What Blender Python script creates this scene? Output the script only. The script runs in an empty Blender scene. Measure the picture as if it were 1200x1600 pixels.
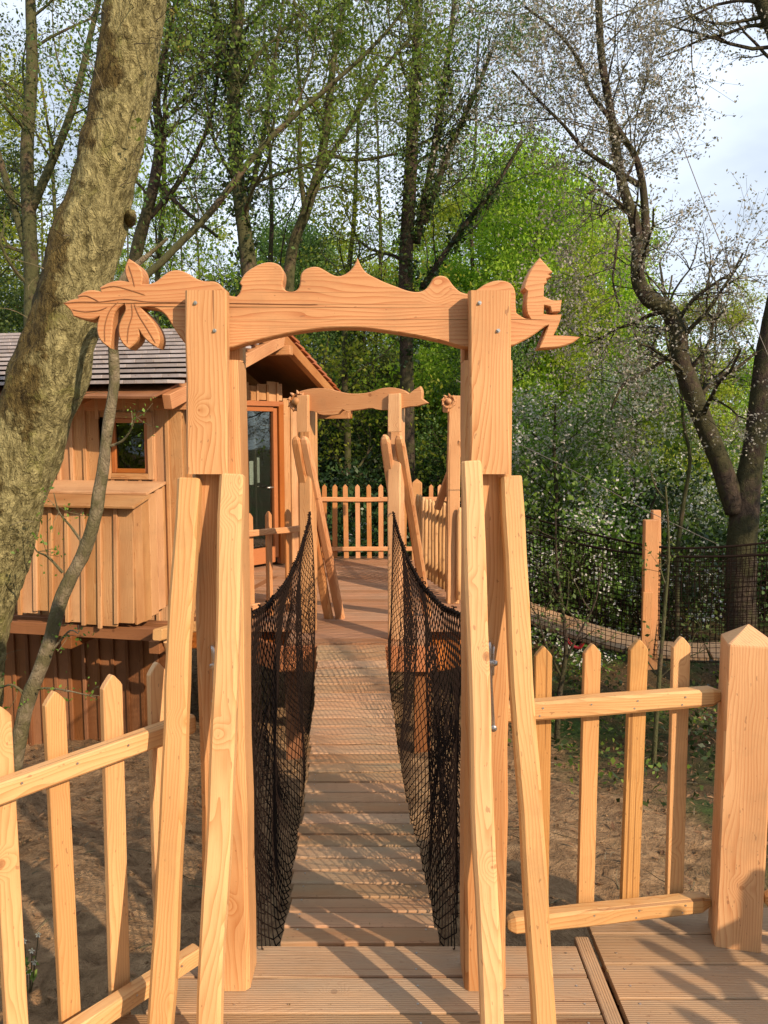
import bpy, math, random
import numpy as np
from mathutils import Vector, Matrix
from mathutils.geometry import tessellate_polygon
random.seed(7); NP = np.random.default_rng(7)
R = math.radians
V = Vector
scene = bpy.context.scene
# ------------------------------------------------------------ camera, world, sun, exposure
PITCH = R(5.8); FPX = 1230.0; HC = 1.6
cam_d = bpy.data.cameras.new('camera'); cam = bpy.data.objects.new('camera', cam_d)
scene.collection.objects.link(cam); scene.camera = cam
cam.location = (0, 0, HC); cam.rotation_euler = (R(90) - PITCH, 0, 0)
cam_d.sensor_fit = 'VERTICAL'; cam_d.sensor_height = 32; cam_d.lens = 32 * FPX / 1600
cam_d.clip_start = 0.05; cam_d.clip_end = 1500
SUN_EL = 28.5; SUN_AZ = 42.0      # azimuth: degrees to the right of straight behind the camera
w = bpy.data.worlds.new('World'); scene.world = w; w.use_nodes = True
nt = w.node_tree; nt.nodes.clear()
wo = nt.nodes.new('ShaderNodeOutputWorld'); bg = nt.nodes.new('ShaderNodeBackground')
sky = nt.nodes.new('ShaderNodeTexSky'); sky.sky_type = 'NISHITA'; sky.sun_disc = False
sky.sun_elevation = R(SUN_EL); sky.sun_rotation = R(180 - SUN_AZ); sky.air_density = 1.0; sky.dust_density = 2.0; sky.ozone_density = 1.0
tc = nt.nodes.new('ShaderNodeTexCoord'); nz = nt.nodes.new('ShaderNodeTexNoise'); nz.inputs['Scale'].default_value = 2.2; nz.inputs['Detail'].default_value = 6
mp = nt.nodes.new('ShaderNodeMapping'); mp.inputs['Scale'].default_value = (1, 1, 2.6)
cr = nt.nodes.new('ShaderNodeValToRGB'); cr.color_ramp.elements[0].position = .36; cr.color_ramp.elements[1].position = .62
mx = nt.nodes.new('ShaderNodeMixRGB'); mx.inputs[2].default_value = (11.6, 12.9, 14.8, 1)
cr.color_ramp.elements[0].color = (.5, .5, .5, 1); cr.color_ramp.elements[1].color = (.95, .95, .95, 1)
nt.links.new(tc.outputs['Generated'], mp.inputs[0]); nt.links.new(mp.outputs[0], nz.inputs['Vector'])
nt.links.new(nz.outputs['Fac'], cr.inputs[0]); nt.links.new(cr.outputs[0], mx.inputs[0]); nt.links.new(sky.outputs[0], mx.inputs[1])
nt.links.new(mx.outputs[0], bg.inputs[0]); bg.inputs[1].default_value = 0.074
nt.links.new(bg.outputs[0], wo.inputs[0])
sd = bpy.data.lights.new('sun', 'SUN'); so = bpy.data.objects.new('sun', sd); scene.collection.objects.link(so)
sd.energy = 5.0; sd.angle = R(0.6); sd.color = (1.0, 0.765, 0.54)
SD = V((-math.sin(R(SUN_AZ)) * math.cos(R(SUN_EL)), math.cos(R(SUN_AZ)) * math.cos(R(SUN_EL)), -math.sin(R(SUN_EL))))
so.rotation_euler = SD.to_track_quat('-Z', 'Y').to_euler()
scene.view_settings.view_transform = 'Standard'; scene.view_settings.look = 'None'; scene.view_settings.gamma = 1
scene.view_settings.exposure = 0.38
scene.cycles.max_bounces = 7; scene.cycles.diffuse_bounces = 3; scene.cycles.transparent_max_bounces = 6
scene.cycles.use_denoising = True
C = scene.collection
# ------------------------------------------------------------ helpers
def ray(px, py):
    xc = (px - 600) / FPX; yc = (800 - py) / FPX
    return V((xc, math.cos(PITCH) + yc * math.sin(PITCH), -math.sin(PITCH) + yc * math.cos(PITCH)))
def P(px, py, Y):
    d = ray(px, py); t = Y / d.y
    return V((d.x * t, Y, HC + d.z * t))
def PZ(px, py, z):
    d = ray(px, py); t = (z - HC) / d.z
    return V((d.x * t, d.y * t, z))
def rnd(a, b): return random.uniform(a, b)
class MB:
    def __init__(s): s.v = []; s.f = []; s.g = []; s.t = []; s.smooth = False
    def add(s, vs, fs, gs, tint=1.0):
        n = len(s.v); s.v += [tuple(x) for x in vs]; s.f += [tuple(i + n for i in f) for f in fs]
        s.g += [tuple(x) for x in gs]; s.t += [tint] * len(vs)
    def build(s, name, mat, parent=None, smooth=None):
        me = bpy.data.meshes.new(name); me.from_pydata(s.v, [], s.f)
        a = me.attributes.new('gc', 'FLOAT_VECTOR', 'POINT'); a.data.foreach_set('vector', np.array(s.g, dtype=np.float32).ravel())
        a = me.attributes.new('tint', 'FLOAT', 'POINT'); a.data.foreach_set('value', np.array(s.t, dtype=np.float32))
        if smooth: me.polygons.foreach_set('use_smooth', [True] * len(me.polygons))
        me.materials.append(mat); me.update()
        o = bpy.data.objects.new(name, me); C.objects.link(o)
        if parent: 
            o.parent = parent
            o.matrix_parent_inverse = Matrix.Translation(parent.location).inverted() if parent.type == 'EMPTY' else Matrix.Identity(4)
        return o
def tag(o, label=None, cat=None, group=None, kind=None):
    if label: o['label'] = label
    if cat: o['category'] = cat
    if group: o['group'] = group
    if kind: o['kind'] = kind
    return o
def thing(name, label, cat, loc=(0, 0, 0), group=None):
    o = bpy.data.objects.new(name, None); C.objects.link(o); o.location = loc; o.empty_display_size = .2
    return tag(o, label, cat, group)
def rt(): return rnd(.84, 1.12)
def goff(): return V((rnd(-3, 3), rnd(-3, 3), rnd(-9, 9)))
def sweep(mb, pts, prof, side, gs=None, tint=None, caps=True, scale=None, wob=0.0):
    """profile (list of (u,v)) carried along pts; u runs along 'side'."""
    n = len(pts); m = len(prof); vs = []; gg = []; off = goff() if gs is None else gs; L = 0; tint = rt() if tint is None else tint
    for i, p in enumerate(pts):
        a = (pts[min(i + 1, n - 1)] - pts[max(i - 1, 0)]).normalized()
        sdv = (side - a * side.dot(a)).normalized(); tv = a.cross(sdv)
        if i: L += (pts[i] - pts[i - 1]).length
        sc = 1 if scale is None else scale[i]
        du = rnd(-wob, wob); dv = rnd(-wob, wob)
        for (u, v) in prof:
            vs.append(p + sdv * (u * sc + du) + tv * (v * sc + dv)); gg.append((u + off.x, v + off.y, L + off.z))
    fs = []
    for i in range(n - 1):
        for j in range(m):
            k = (j + 1) % m; fs.append((i * m + j, i * m + k, (i + 1) * m + k, (i + 1) * m + j))
    if caps:
        fs.append(tuple(reversed(range(m)))); fs.append(tuple((n - 1) * m + j for j in range(m)))
    mb.add(vs, fs, gg, tint)
def rect(w, d, ch=.004):
    a, b = w / 2, d / 2; c = min(ch, a * .6, b * .6)
    return [(-a + c, -b), (a - c, -b), (a, -b + c), (a, b - c), (a - c, b), (-a + c, b), (-a, b - c), (-a, -b + c)]
def circ(r, n=10): return [(r * math.cos(2 * math.pi * i / n), r * math.sin(2 * math.pi * i / n)) for i in range(n)]
def lerp(a, b, t): return a + (b - a) * t
def stick(mb, p0, p1, w, d, side=V((1, 0, 0)), ch=.004, seg=1, wob=0, endch=.006, tint=None, bend=0):
    """straight timber with chamfered edges and small end chamfers"""
    p0 = V(p0); p1 = V(p1); L = (p1 - p0).length; ts = [0, min(.4, endch / L)] + [i / seg for i in range(1, seg)] + [1 - min(.4, endch / L), 1]
    pts = [lerp(p0, p1, t) for t in ts]; sc = [1 - endch / max(w, .02) * 1.2] + [1] * (len(ts) - 2) + [1 - endch / max(w, .02) * 1.2]
    if wob:
        a = (p1 - p0).normalized(); sdv = (side - a * side.dot(a)).normalized(); tv = a.cross(sdv); ph = rnd(0, 6)
        for i in range(len(pts)):
            t = ts[i]; pts[i] = pts[i] + sdv * wob * (math.sin(ph + t * 7) + .5 * math.sin(ph * 2 + t * 17)) + tv * wob * .6 * math.sin(ph + 2 + t * 9)
        for i in range(1, len(sc) - 1): sc[i] = 1 + rnd(-.04, .04)
    sweep(mb, pts, rect(w, d, ch), V(side), None, tint, True, sc)
def inset(poly, d):
    n = len(poly); out = []
    area = sum(poly[i][0] * poly[(i + 1) % n][1] - poly[(i + 1) % n][0] * poly[i][1] for i in range(n))
    s = 1 if area > 0 else -1
    for i in range(n):
        p = V(poly[i - 1]); q = V(poly[i]); r = V(poly[(i + 1) % n])
        a = (q - p); b = (r - q)
        if a.length < 1e-9 or b.length < 1e-9: out.append(tuple(q)); continue
        a.normalize(); b.normalize(); na = V((-a.y, a.x)); nb = V((-b.y, b.x)); m = na + nb
        if m.length < .3: out.append(tuple(q)); continue
        m.normalize(); out.append(tuple(q + m * d * s))
    return out
def prism(mb, poly, th, O, ax, ay, grain='x', ch=.003, tint=None, gs=None):
    """2D outline (metres) extruded by th along az=ax x ay (front face at O, going +az)."""
    O = V(O); ax = V(ax).normalized(); ay = V(ay).normalized(); az = ax.cross(ay); n = len(poly)
    area = sum(poly[i][0] * poly[(i + 1) % n][1] - poly[(i + 1) % n][0] * poly[i][1] for i in range(n))
    if area < 0: poly = poly[::-1]
    off = goff() if gs is None else gs; ins = inset(poly, ch); layers = [(ins, 0), (poly, ch), (poly, th - ch), (ins, th)]
    vs = []; gg = []
    for pl, z in layers:
        for (x, y) in pl:
            vs.append(O + ax * x + ay * y + az * z)
            gg.append((y + off.x, z + off.y, x + off.z) if grain == 'x' else (x + off.x, z + off.y, y + off.z))
    fs = []
    for k in range(3):
        for i in range(n):
            j = (i + 1) % n; fs.append((k * n + i, k * n + j, (k + 1) * n + j, (k + 1) * n + i))
    tr = tessellate_polygon([[V((x, y, 0)) for x, y in poly]])
    for t in tr:
        a, b, c = t
        ar = (poly[b][0] - poly[a][0]) * (poly[c][1] - poly[a][1]) - (poly[c][0] - poly[a][0]) * (poly[b][1] - poly[a][1])
        if ar < 0: a, b, c = a, c, b
        fs.append((a, c, b)); fs.append((3 * n + a, 3 * n + b, 3 * n + c))
    mb.add(vs, fs, gg, rt() if tint is None else tint)
def smooth_poly(pts, it=1, sharp=50):
    """round soft corners of an outline, keep the sharp ones"""
    for _ in range(it):
        out = []; n = len(pts)
        for i in range(n):
            p = V(pts[i - 1]); q = V(pts[i]); r = V(pts[(i + 1) % n]); a = (q - p); b = (r - q)
            ang = math.degrees(a.angle(b)) if a.length > 1e-9 and b.length > 1e-9 else 0
            if ang > sharp: out.append(tuple(q))
            else: out.append(tuple(q * .75 + p * .25)); out.append(tuple(q * .75 + r * .25))
        pts = out
    return pts
def tube(mb, pts, rad, n=8, tint=1.0, up=V((.3, .2, 1)), caps=True, disp=0, gscale=1):
    m = len(pts); vs = []; gg = []; L = 0; off = V((0, 0, rnd(-9, 9)))
    ref = V((1, .13, .07))
    for i, p in enumerate(pts):
        a = (pts[min(i + 1, m - 1)] - pts[max(i - 1, 0)]).normalized()
        s = (ref - a * ref.dot(a))
        if s.length < .05: ref = V((.1, 1, .2)); s = ref - a * ref.dot(a)
        s.normalize(); t = a.cross(s); ref = s
        if i: L += (p - pts[i - 1]).length
        r = rad[i] if isinstance(rad, (list, tuple)) else rad
        for j in range(n):
            an = 2 * math.pi * j / n; rr = r * (1 + (rnd(-disp, disp) if disp else 0))
            vs.append(p + (s * math.cos(an) + t * math.sin(an)) * rr); gg.append((r * math.cos(an), r * math.sin(an), L + off.z))
    fs = []
    for i in range(m - 1):
        for j in range(n):
            k = (j + 1) % n; fs.append((i * n + j, i * n + k, (i + 1) * n + k, (i + 1) * n + j))
    if caps and n > 2:
        fs.append(tuple(reversed(range(n)))); fs.append(tuple((m - 1) * n + j for j in range(n)))
    mb.add(vs, fs, gg, tint)
def spline(ks, n=6):
    """Catmull-Rom through Vectors (with optional radius as 4th)"""
    out = []
    K = [ks[0]] + list(ks) + [ks[-1]]
    for i in range(1, len(K) - 2):
        for j in range(n):
            t = j / n; a, b, c, d = K[i - 1], K[i], K[i + 1], K[i + 2]
            out.append(.5 * ((2 * b) + (c - a) * t + (2 * a - 5 * b + 4 * c - d) * t * t + (3 * b - a - 3 * c + d) * t ** 3))
    out.append(ks[-1]); return out
# ------------------------------------------------------------ materials
class NT:
    def __init__(s, name):
        s.m = bpy.data.materials.new(name); s.m.use_nodes = True; s.t = s.m.node_tree; s.t.nodes.clear()
        s.out = s.n('ShaderNodeOutputMaterial'); s.b = s.n('ShaderNodeBsdfPrincipled'); s.l(s.b.outputs[0], s.out.inputs[0])
    def n(s, k, **kw):
        x = s.t.nodes.new(k)
        for a, b in kw.items(): setattr(x, a, b)
        return x
    def l(s, a, b): s.t.links.new(a, b)
    def math(s, op, a, b=None, c=None, clamp=False):
        x = s.n('ShaderNodeMath', operation=op); x.use_clamp = clamp
        for i, q in enumerate((a, b, c)):
            if q is None: continue
            if isinstance(q, (int, float)): x.inputs[i].default_value = q
            else: s.l(q, x.inputs[i])
        return x.outputs[0]
    def vmath(s, op, a, b=None):
        x = s.n('ShaderNodeVectorMath', operation=op)
        for i, q in enumerate((a, b)):
            if q is None: continue
            if isinstance(q, tuple): x.inputs[i].default_value = q
            else: s.l(q, x.inputs[i])
        return x.outputs[0] if op not in ('LENGTH', 'DISTANCE') else x.outputs['Value']
    def noise(s, vec, scale, detail=3, rough=.55, dist=0):
        x = s.n('ShaderNodeTexNoise'); s.l(vec, x.inputs['Vector']); x.inputs['Scale'].default_value = scale
        x.inputs['Detail'].default_value = detail; x.inputs['Roughness'].default_value = rough; x.inputs['Distortion'].default_value = dist
        return x.outputs['Fac']
    def mix(s, fac, a, b, mode='MIX'):
        x = s.n('ShaderNodeMixRGB', blend_type=mode)
        for i, q in enumerate((fac, a, b)):
            if isinstance(q, (int, float)): x.inputs[i].default_value = q
            elif isinstance(q, tuple): x.inputs[i].default_value = (*q[:3], 1)
            else: s.l(q, x.inputs[i])
        return x.outputs[0]
    def ramp(s, fac, stops):
        x = s.n('ShaderNodeValToRGB'); s.l(fac, x.inputs[0]); e = x.color_ramp.elements
        while len(e) < len(stops): e.new(.5)
        for q, (p, c) in zip(e, stops): q.position = p; q.color = (*c, 1) if len(c) == 3 else c
        return x.outputs[0]
    def attr(s, name, k='Vector'):
        x = s.n('ShaderNodeAttribute', attribute_name=name); return x.outputs[k]
    def bump(s, h, strength=.4, dist=.01, normal=None):
        x = s.n('ShaderNodeBump'); s.l(h, x.inputs['Height']); x.inputs['Strength'].default_value = strength; x.inputs['Distance'].default_value = dist
        if normal: s.l(normal, x.inputs['Normal'])
        s.l(x.outputs[0], s.b.inputs['Normal']); return x.outputs[0]
    def set(s, **kw):
        for k, v in kw.items():
            i = s.b.inputs[k.replace('_', ' ')]
            if isinstance(v, (int, float)): i.default_value = v
            elif isinstance(v, tuple): i.default_value = (*v[:3], 1)
            else: s.l(v, i)
def wood(name, light, dark, ring=.0075, contrast=.75, knots=True, rough=.55, weather=None, wamt=.0, groove=0, stain=.25):
    T = NT(name); g = T.attr('gc'); tint = T.attr('tint', 'Fac')
    x = T.n('ShaderNodeSeparateXYZ'); T.l(g, x.inputs[0])
    # knots
    vr = T.n('ShaderNodeTexVoronoi'); T.l(g, vr.inputs['Vector']); vr.inputs['Scale'].default_value = 5.5
    kd = vr.outputs['Distance']; cs = T.n('ShaderNodeSeparateColor'); T.l(vr.outputs['Color'], cs.inputs[0])
    sel = T.math('GREATER_THAN', cs.outputs[0], .35)
    kin = T.math('MULTIPLY', T.math('SUBTRACT', 1, T.math('DIVIDE', kd, .28), clamp=True), sel)   # influence
    v2 = T.vmath('MULTIPLY', g, (3.2, 3.2, .55))
    big = T.noise(v2, 1.6, 3, .5)
    v3 = T.vmath('MULTIPLY', g, (1, 1, .16))
    mid = T.noise(v3, 16, 2, .5)
    rad = T.math('ADD', T.math('MULTIPLY', x.outputs[0], .8), T.math('MULTIPLY', x.outputs[1], .62))
    rad = T.math('ADD', rad, T.math('MULTIPLY', big, .16))
    rad = T.math('ADD', rad, T.math('MULTIPLY', mid, .014))
    rad = T.math('ADD', rad, T.math('MULTIPLY', T.math('POWER', kin, 1.6), .05))
    ph = T.math('FRACT', T.math('DIVIDE', rad, ring))
    lw = T.math('POWER', ph, 2.4)           # slow rise, sharp fall: early wood to late wood
    v4 = T.vmath('MULTIPLY', g, (1, 1, .03)); fib = T.noise(v4, 420, 2, .6)
    v5 = T.vmath('MULTIPLY', g, (1, 1, .12)); streak = T.noise(v5, 30, 3, .6)
    mod = T.math('MULTIPLY', lw, T.math('ADD', T.math('MULTIPLY', streak, 1.1), .15))
    fac = T.math('MULTIPLY', mod, contrast, clamp=True)
    col = T.mix(fac, light, dark)
    col = T.mix(T.math('MULTIPLY', T.math('SUBTRACT', fib, .5), .8), col, tuple(c * .55 for c in dark), 'MIX')
    large = T.noise(T.vmath('MULTIPLY', g, (1, 1, .35)), 4.5, 2, .5)
    col = T.mix(T.math('MULTIPLY', T.math('SUBTRACT', large, .38, clamp=True), stain * 4, clamp=True), col, tuple(c * .8 for c in dark))
    if knots:
        ring_k = T.math('MULTIPLY', T.math('LESS_THAN', kd, .075), sel)
        core = T.math('MULTIPLY', T.math('SUBTRACT', 1, T.math('DIVIDE', kd, .07), clamp=True), sel)
        col = T.mix(T.math('MULTIPLY', ring_k, .55), col, tuple(c * .62 for c in dark))
        col = T.mix(T.math('MULTIPLY', core, .6, clamp=True), col, (.16, .06, .02))
    geo = T.n('ShaderNodeNewGeometry')
    if weather:
        wn = T.noise(geo.outputs['Position'], 2.3, 4, .6); wn2 = T.noise(v5, 11, 3, .6)
        wf = T.math('MULTIPLY', T.math('ADD', T.math('SUBTRACT', wn, .3), T.math('SUBTRACT', wn2, .5)), wamt * 1.8, clamp=True)
        col = T.mix(wf, col, weather)
    ck = T.noise(T.vmath('MULTIPLY', g, (1, 1, .012)), 75, 1, .4); ckm = T.noise(T.vmath('MULTIPLY', g, (1, 1, .3)), 3.2, 2, .5)
    ckf = T.math('MULTIPLY', T.math('GREATER_THAN', ck, .70), T.math('GREATER_THAN', ckm, .52))
    col = T.mix(T.math('MULTIPLY', ckf, .6), col, (.12, .045, .015))
    dirt = T.noise(geo.outputs['Position'], 5.5, 5, .65); col = T.mix(T.math('MULTIPLY', T.math('SUBTRACT', dirt, .54, clamp=True), 2.2, clamp=True), col, tuple(c * .55 for c in light))
    # little specks
    sp = T.noise(T.vmath('MULTIPLY', g, (1, 1, .4)), 110, 1, .5)
    col = T.mix(T.math('MULTIPLY', T.math('GREATER_THAN', sp, .735), .45), col, (.13, .06, .03))
    hsv = T.n('ShaderNodeHueSaturation'); T.l(col, hsv.inputs['Color']); T.l(tint, hsv.inputs['Value'])
    T.l(T.math('ADD', T.math('MULTIPLY', tint, -.5), 1.5), hsv.inputs['Saturation'])
    rr = T.math('ADD', T.math('MULTIPLY', streak, .25), rough - .12)
    T.set(Base_Color=hsv.outputs[0], Roughness=rr); T.b.inputs['Specular IOR Level'].default_value = .35
    h = T.math('SUBTRACT', T.math('ADD', T.math('MULTIPLY', fib, .5), T.math('MULTIPLY', T.math('SUBTRACT', 1, fac), .55)), ckf)
    if groove:
        gr = T.math('PINGPONG', x.outputs[0], groove / 2)
        h = T.math('ADD', h, T.math('MULTIPLY', gr, 2.2 / groove))
    T.bump(h, .45, .0022 if not groove else .003)
    return T.m
M = {}
M['larch'] = wood('larch_orange', (.56, .30, .135), (.36, .115, .034), contrast=1.1, ring=.009, stain=.4)
M['post'] = wood('larch_post', (.60, .35, .165), (.39, .145, .043), contrast=1.0, ring=.0085, stain=.4)
M['pale'] = wood('larch_pale', (.63, .395, .185), (.42, .18, .06), contrast=.9, ring=.009)
M['picket'] = wood('picket_wood', (.58, .345, .15), (.40, .165, .05), contrast=.85, ring=.008)
M['plank'] = wood('deck_plank', (.43, .275, .15), (.28, .145, .07), contrast=.85, weather=(.27, .215, .15), wamt=.75, rough=.6, groove=.0075)
M['fardeck_shade'] = wood('far_plank_shaded', (.42, .225, .125), (.27, .11, .055), contrast=.85, weather=(.25, .18, .12), wamt=.6, rough=.6, groove=.0075)  # redder copy of the deck wood; far deck's shadow tone is in the colour
M['bridge'] = wood('bridge_plank', (.47, .265, .14), (.29, .13, .06), contrast=.9, weather=(.30, .25, .16), wamt=.8, rough=.6)
M['clad'] = wood('cladding', (.51, .30, .145), (.34, .14, .05), contrast=.9, ring=.012, stain=.5)
M['red'] = wood('stained_joinery', (.40, .15, .05), (.27, .07, .022), contrast=.6, rough=.4, knots=False)
M['under'] = wood('rough_boards_shaded', (.27, .12, .05), (.15, .055, .023), contrast=.7, ring=.012, stain=.5)  # low albedo carries the shade on the cabin's base wall
M['shingle'] = wood('roof_shingle_grey', (.36, .32, .305), (.22, .17, .15), contrast=.6, knots=False, rough=.65, weather=(.38, .355, .37), wamt=.9)
M['redshingle'] = wood('roof_shingle_new', (.40, .13, .055), (.26, .065, .028), contrast=.5, knots=False)
def simple(name, col, rough=.5, metal=0, bumpscale=None):
    T = NT(name); T.set(Base_Color=col, Roughness=rough, Metallic=metal)
    if bumpscale:
        geo = T.n('ShaderNodeNewGeometry'); n = T.noise(geo.outputs['Position'], bumpscale, 3)
        T.set(Base_Color=T.mix(n, tuple(c * .6 for c in col), tuple(min(1, c * 1.3) for c in col))); T.bump(n, .3, .002)
    return T.m
M['rope'] = simple('black_twine', (.013, .008, .006), 1.0, 0, 900)
M['rope'].node_tree.nodes['Principled BSDF'].inputs['Specular IOR Level'].default_value = .08
M['steel'] = simple('galvanised_steel', (.55, .53, .50), .35, .9, 300)
M['wire'] = simple('wire_rope', (.13, .12, .11), .6, .5)
M['redpaint'] = simple('red_strap', (.35, .02, .03), .5)
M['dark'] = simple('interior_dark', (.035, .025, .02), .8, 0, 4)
M['white'] = simple('white_sheet', (.72, .72, .74), .6, 0, 3)
def glass_mat():
    T = NT('window_glass'); tr = T.n('ShaderNodeBsdfTransparent'); tr.inputs[0].default_value = (.75, .8, .76, 1); gl = T.n('ShaderNodeBsdfGlossy'); gl.inputs['Roughness'].default_value = .015
    fr = T.n('ShaderNodeFresnel'); fr.inputs[0].default_value = 1.6; ms = T.n('ShaderNodeMixShader'); geo = T.n('ShaderNodeNewGeometry'); b = T.n('ShaderNodeBump'); T.l(T.noise(geo.outputs['Position'], 2.5, 1), b.inputs['Height']); b.inputs['Strength'].default_value = .08; b.inputs['Distance'].default_value = .03
    T.l(b.outputs[0], gl.inputs['Normal']); T.l(T.math('MULTIPLY', fr.outputs[0], .6, clamp=True), ms.inputs[0]); T.l(tr.outputs[0], ms.inputs[1]); T.l(gl.outputs[0], ms.inputs[2]); T.l(ms.outputs[0], T.out.inputs[0]); T.t.nodes.remove(T.b); return T.m
M['glass'] = glass_mat()
def bark(name, c1, c2, moss=None, mossamt=0, scale=9, bs=.5, ck=.25):
    T = NT(name); g = T.attr('gc'); geo = T.n('ShaderNodeNewGeometry'); p = geo.outputs['Position']
    tcn = T.n('ShaderNodeTexCoord'); po0 = tcn.outputs['Object']; wv = T.n('ShaderNodeTexNoise'); T.l(po0, wv.inputs['Vector']); wv.inputs['Scale'].default_value = 5; wv.inputs['Detail'].default_value = 4; po = T.vmath('ADD', po0, T.vmath('MULTIPLY', wv.outputs['Color'], (.22, .22, .22)))
    st = T.vmath('MULTIPLY', po, (1, 1, .28)); n1 = T.noise(st, scale * 2.2, 5, .65, .3); n2 = T.noise(po, scale * .35, 3, .55)
    vor = T.n('ShaderNodeTexVoronoi', feature='DISTANCE_TO_EDGE'); T.l(T.vmath('MULTIPLY', po, (1, 1, .5)), vor.inputs['Vector']); vor.inputs['Scale'].default_value = scale * 2.4
    crack = T.math('SUBTRACT', 1, T.math('MULTIPLY', vor.outputs[0], 9), clamp=True)
    col = T.mix(T.ramp(n1, [(.35, (0, 0, 0)), (.65, (1, 1, 1))]), c2, c1)
    col = T.mix(T.math('MULTIPLY', crack, ck), col, tuple(c * .35 for c in c2))
    if moss:
        mm = T.math('MULTIPLY', T.math('SUBTRACT', T.math('ADD', n2, T.math('MULTIPLY', n1, .5)), .72 - mossamt * .3, clamp=True), 7, clamp=True)
        col = T.mix(T.math('MULTIPLY', mm, .85), col, T.mix(n1, tuple(c * .5 for c in moss), moss))
    T.set(Base_Color=col, Roughness=.85); T.b.inputs['Specular IOR Level'].default_value = .2
    h = T.math('SUBTRACT', T.math('ADD', n1, T.math('MULTIPLY', n2, .6)), T.math('MULTIPLY', crack, ck * .6)); T.bump(h, bs, .03)
    return T.m
def moss_bark():
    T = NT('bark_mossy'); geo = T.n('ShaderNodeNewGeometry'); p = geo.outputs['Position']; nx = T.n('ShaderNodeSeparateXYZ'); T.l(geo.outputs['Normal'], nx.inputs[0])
    wv = T.n('ShaderNodeTexNoise'); T.l(p, wv.inputs['Vector']); wv.inputs['Scale'].default_value = 7; wv.inputs['Detail'].default_value = 4
    po = T.vmath('ADD', p, T.vmath('MULTIPLY', wv.outputs['Color'], (.10, .10, .10)))
    st = T.vmath('MULTIPLY', po, (1, 1, .35)); n1 = T.noise(st, 34, 6, .7); n2 = T.noise(po, 3.4, 5, .65); n3 = T.noise(po, 11, 5, .7); n4 = T.noise(st, 95, 3, .6)
    vor = T.n('ShaderNodeTexVoronoi', feature='DISTANCE_TO_EDGE'); T.l(T.vmath('MULTIPLY', po, (1, 1, .45)), vor.inputs['Vector']); vor.inputs['Scale'].default_value = 42; vor.inputs['Randomness'].default_value = 1
    crack = T.math('MULTIPLY', T.math('SUBTRACT', 1, T.math('MULTIPLY', vor.outputs[0], 14), clamp=True), T.math('MULTIPLY', T.math('SUBTRACT', n3, .50, clamp=True), 5, clamp=True))
    col = T.mix(T.ramp(n1, [(.38, (0, 0, 0)), (.62, (1, 1, 1))]), (.11, .095, .038), (.37, .33, .155))
    col = T.mix(T.math('MULTIPLY', crack, .7), col, (.09, .07, .035))
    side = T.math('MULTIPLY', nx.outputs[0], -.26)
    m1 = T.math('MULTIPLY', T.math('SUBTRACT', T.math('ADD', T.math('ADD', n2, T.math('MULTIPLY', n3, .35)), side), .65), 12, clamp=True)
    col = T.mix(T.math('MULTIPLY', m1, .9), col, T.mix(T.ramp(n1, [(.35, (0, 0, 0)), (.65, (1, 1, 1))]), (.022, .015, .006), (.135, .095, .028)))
    m2 = T.math('MULTIPLY', T.math('SUBTRACT', T.noise(po, 6.3, 4, .7), .56), 9, clamp=True)
    col = T.mix(T.math('MULTIPLY', m2, .6), col, T.mix(n4, (.12, .12, .03), (.30, .29, .09)))
    pz = T.n('ShaderNodeSeparateXYZ'); T.l(p, pz.inputs[0]); T.set(Base_Color=col, Roughness=.9); T.b.inputs['Specular IOR Level'].default_value = .15
    h = T.math('SUBTRACT', T.math('ADD', T.math('ADD', T.math('MULTIPLY', n1, 1.5), T.math('MULTIPLY', n4, 1.5)), T.math('ADD', T.math('MULTIPLY', n3, .6), T.math('MULTIPLY', m1, .5))), T.math('MULTIPLY', crack, .9)); T.bump(h, 1.0, .02); return T.m
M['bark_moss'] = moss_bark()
M['bark_thin'] = bark('bark_thin', (.27, .225, .15), (.13, .105, .065), (.12, .11, .05), .2, 22, .6)
M['bark_dark'] = bark('bark_dark', (.085, .062, .045), (.03, .022, .017), (.06, .06, .025), .2, 10, .8)
M['bark_mid'] = bark('bark_mid', (.16, .115, .07), (.06, .045, .03), (.08, .09, .035), .5, 10, .6)
def leafmat(name, c1, c2, trans=.5, rough=.5):
    T = NT(name); tint = T.attr('tint', 'Fac'); oi = T.n('ShaderNodeObjectInfo')
    col = T.mix(tint, c1, c2)
    hs = T.n('ShaderNodeHueSaturation'); T.l(col, hs.inputs['Color']); T.l(T.math('ADD', T.math('MULTIPLY', oi.outputs['Random'], .05), .475), hs.inputs['Hue'])
    T.l(T.math('ADD', T.math('MULTIPLY', oi.outputs['Random'], .4), .8), hs.inputs['Value'])
    T.set(Base_Color=hs.outputs[0], Roughness=rough); T.b.inputs['Specular IOR Level'].default_value = .3
    tr = T.n('ShaderNodeBsdfTranslucent'); T.l(T.mix(1, hs.outputs[0], (1.0, 1.05, .55), 'MULTIPLY'), tr.inputs[0])
    ms = T.n('ShaderNodeMixShader'); ms.inputs[0].default_value = trans; T.l(T.b.outputs[0], ms.inputs[1]); T.l(tr.outputs[0], ms.inputs[2]); T.l(ms.outputs[0], T.out.inputs[0])
    return T.m
M['leaf_spring'] = leafmat('leaf_spring', (.09, .16, .03), (.22, .33, .06), .5)
M['leaf_lime'] = leafmat('leaf_lime', (.22, .34, .03), (.44, .54, .07), .55)
M['leaf_mid'] = leafmat('leaf_mid', (.055, .105, .03), (.13, .20, .05), .4)
M['leaf_ivy'] = leafmat('leaf_ivy', (.018, .04, .012), (.06, .095, .03), .2, .35)
M['leaf_grey'] = leafmat('leaf_bud', (.14, .15, .08), (.26, .26, .15), .4)
M['blossom'] = leafmat('blossom', (.62, .62, .64), (.88, .87, .86), .4)
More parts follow.
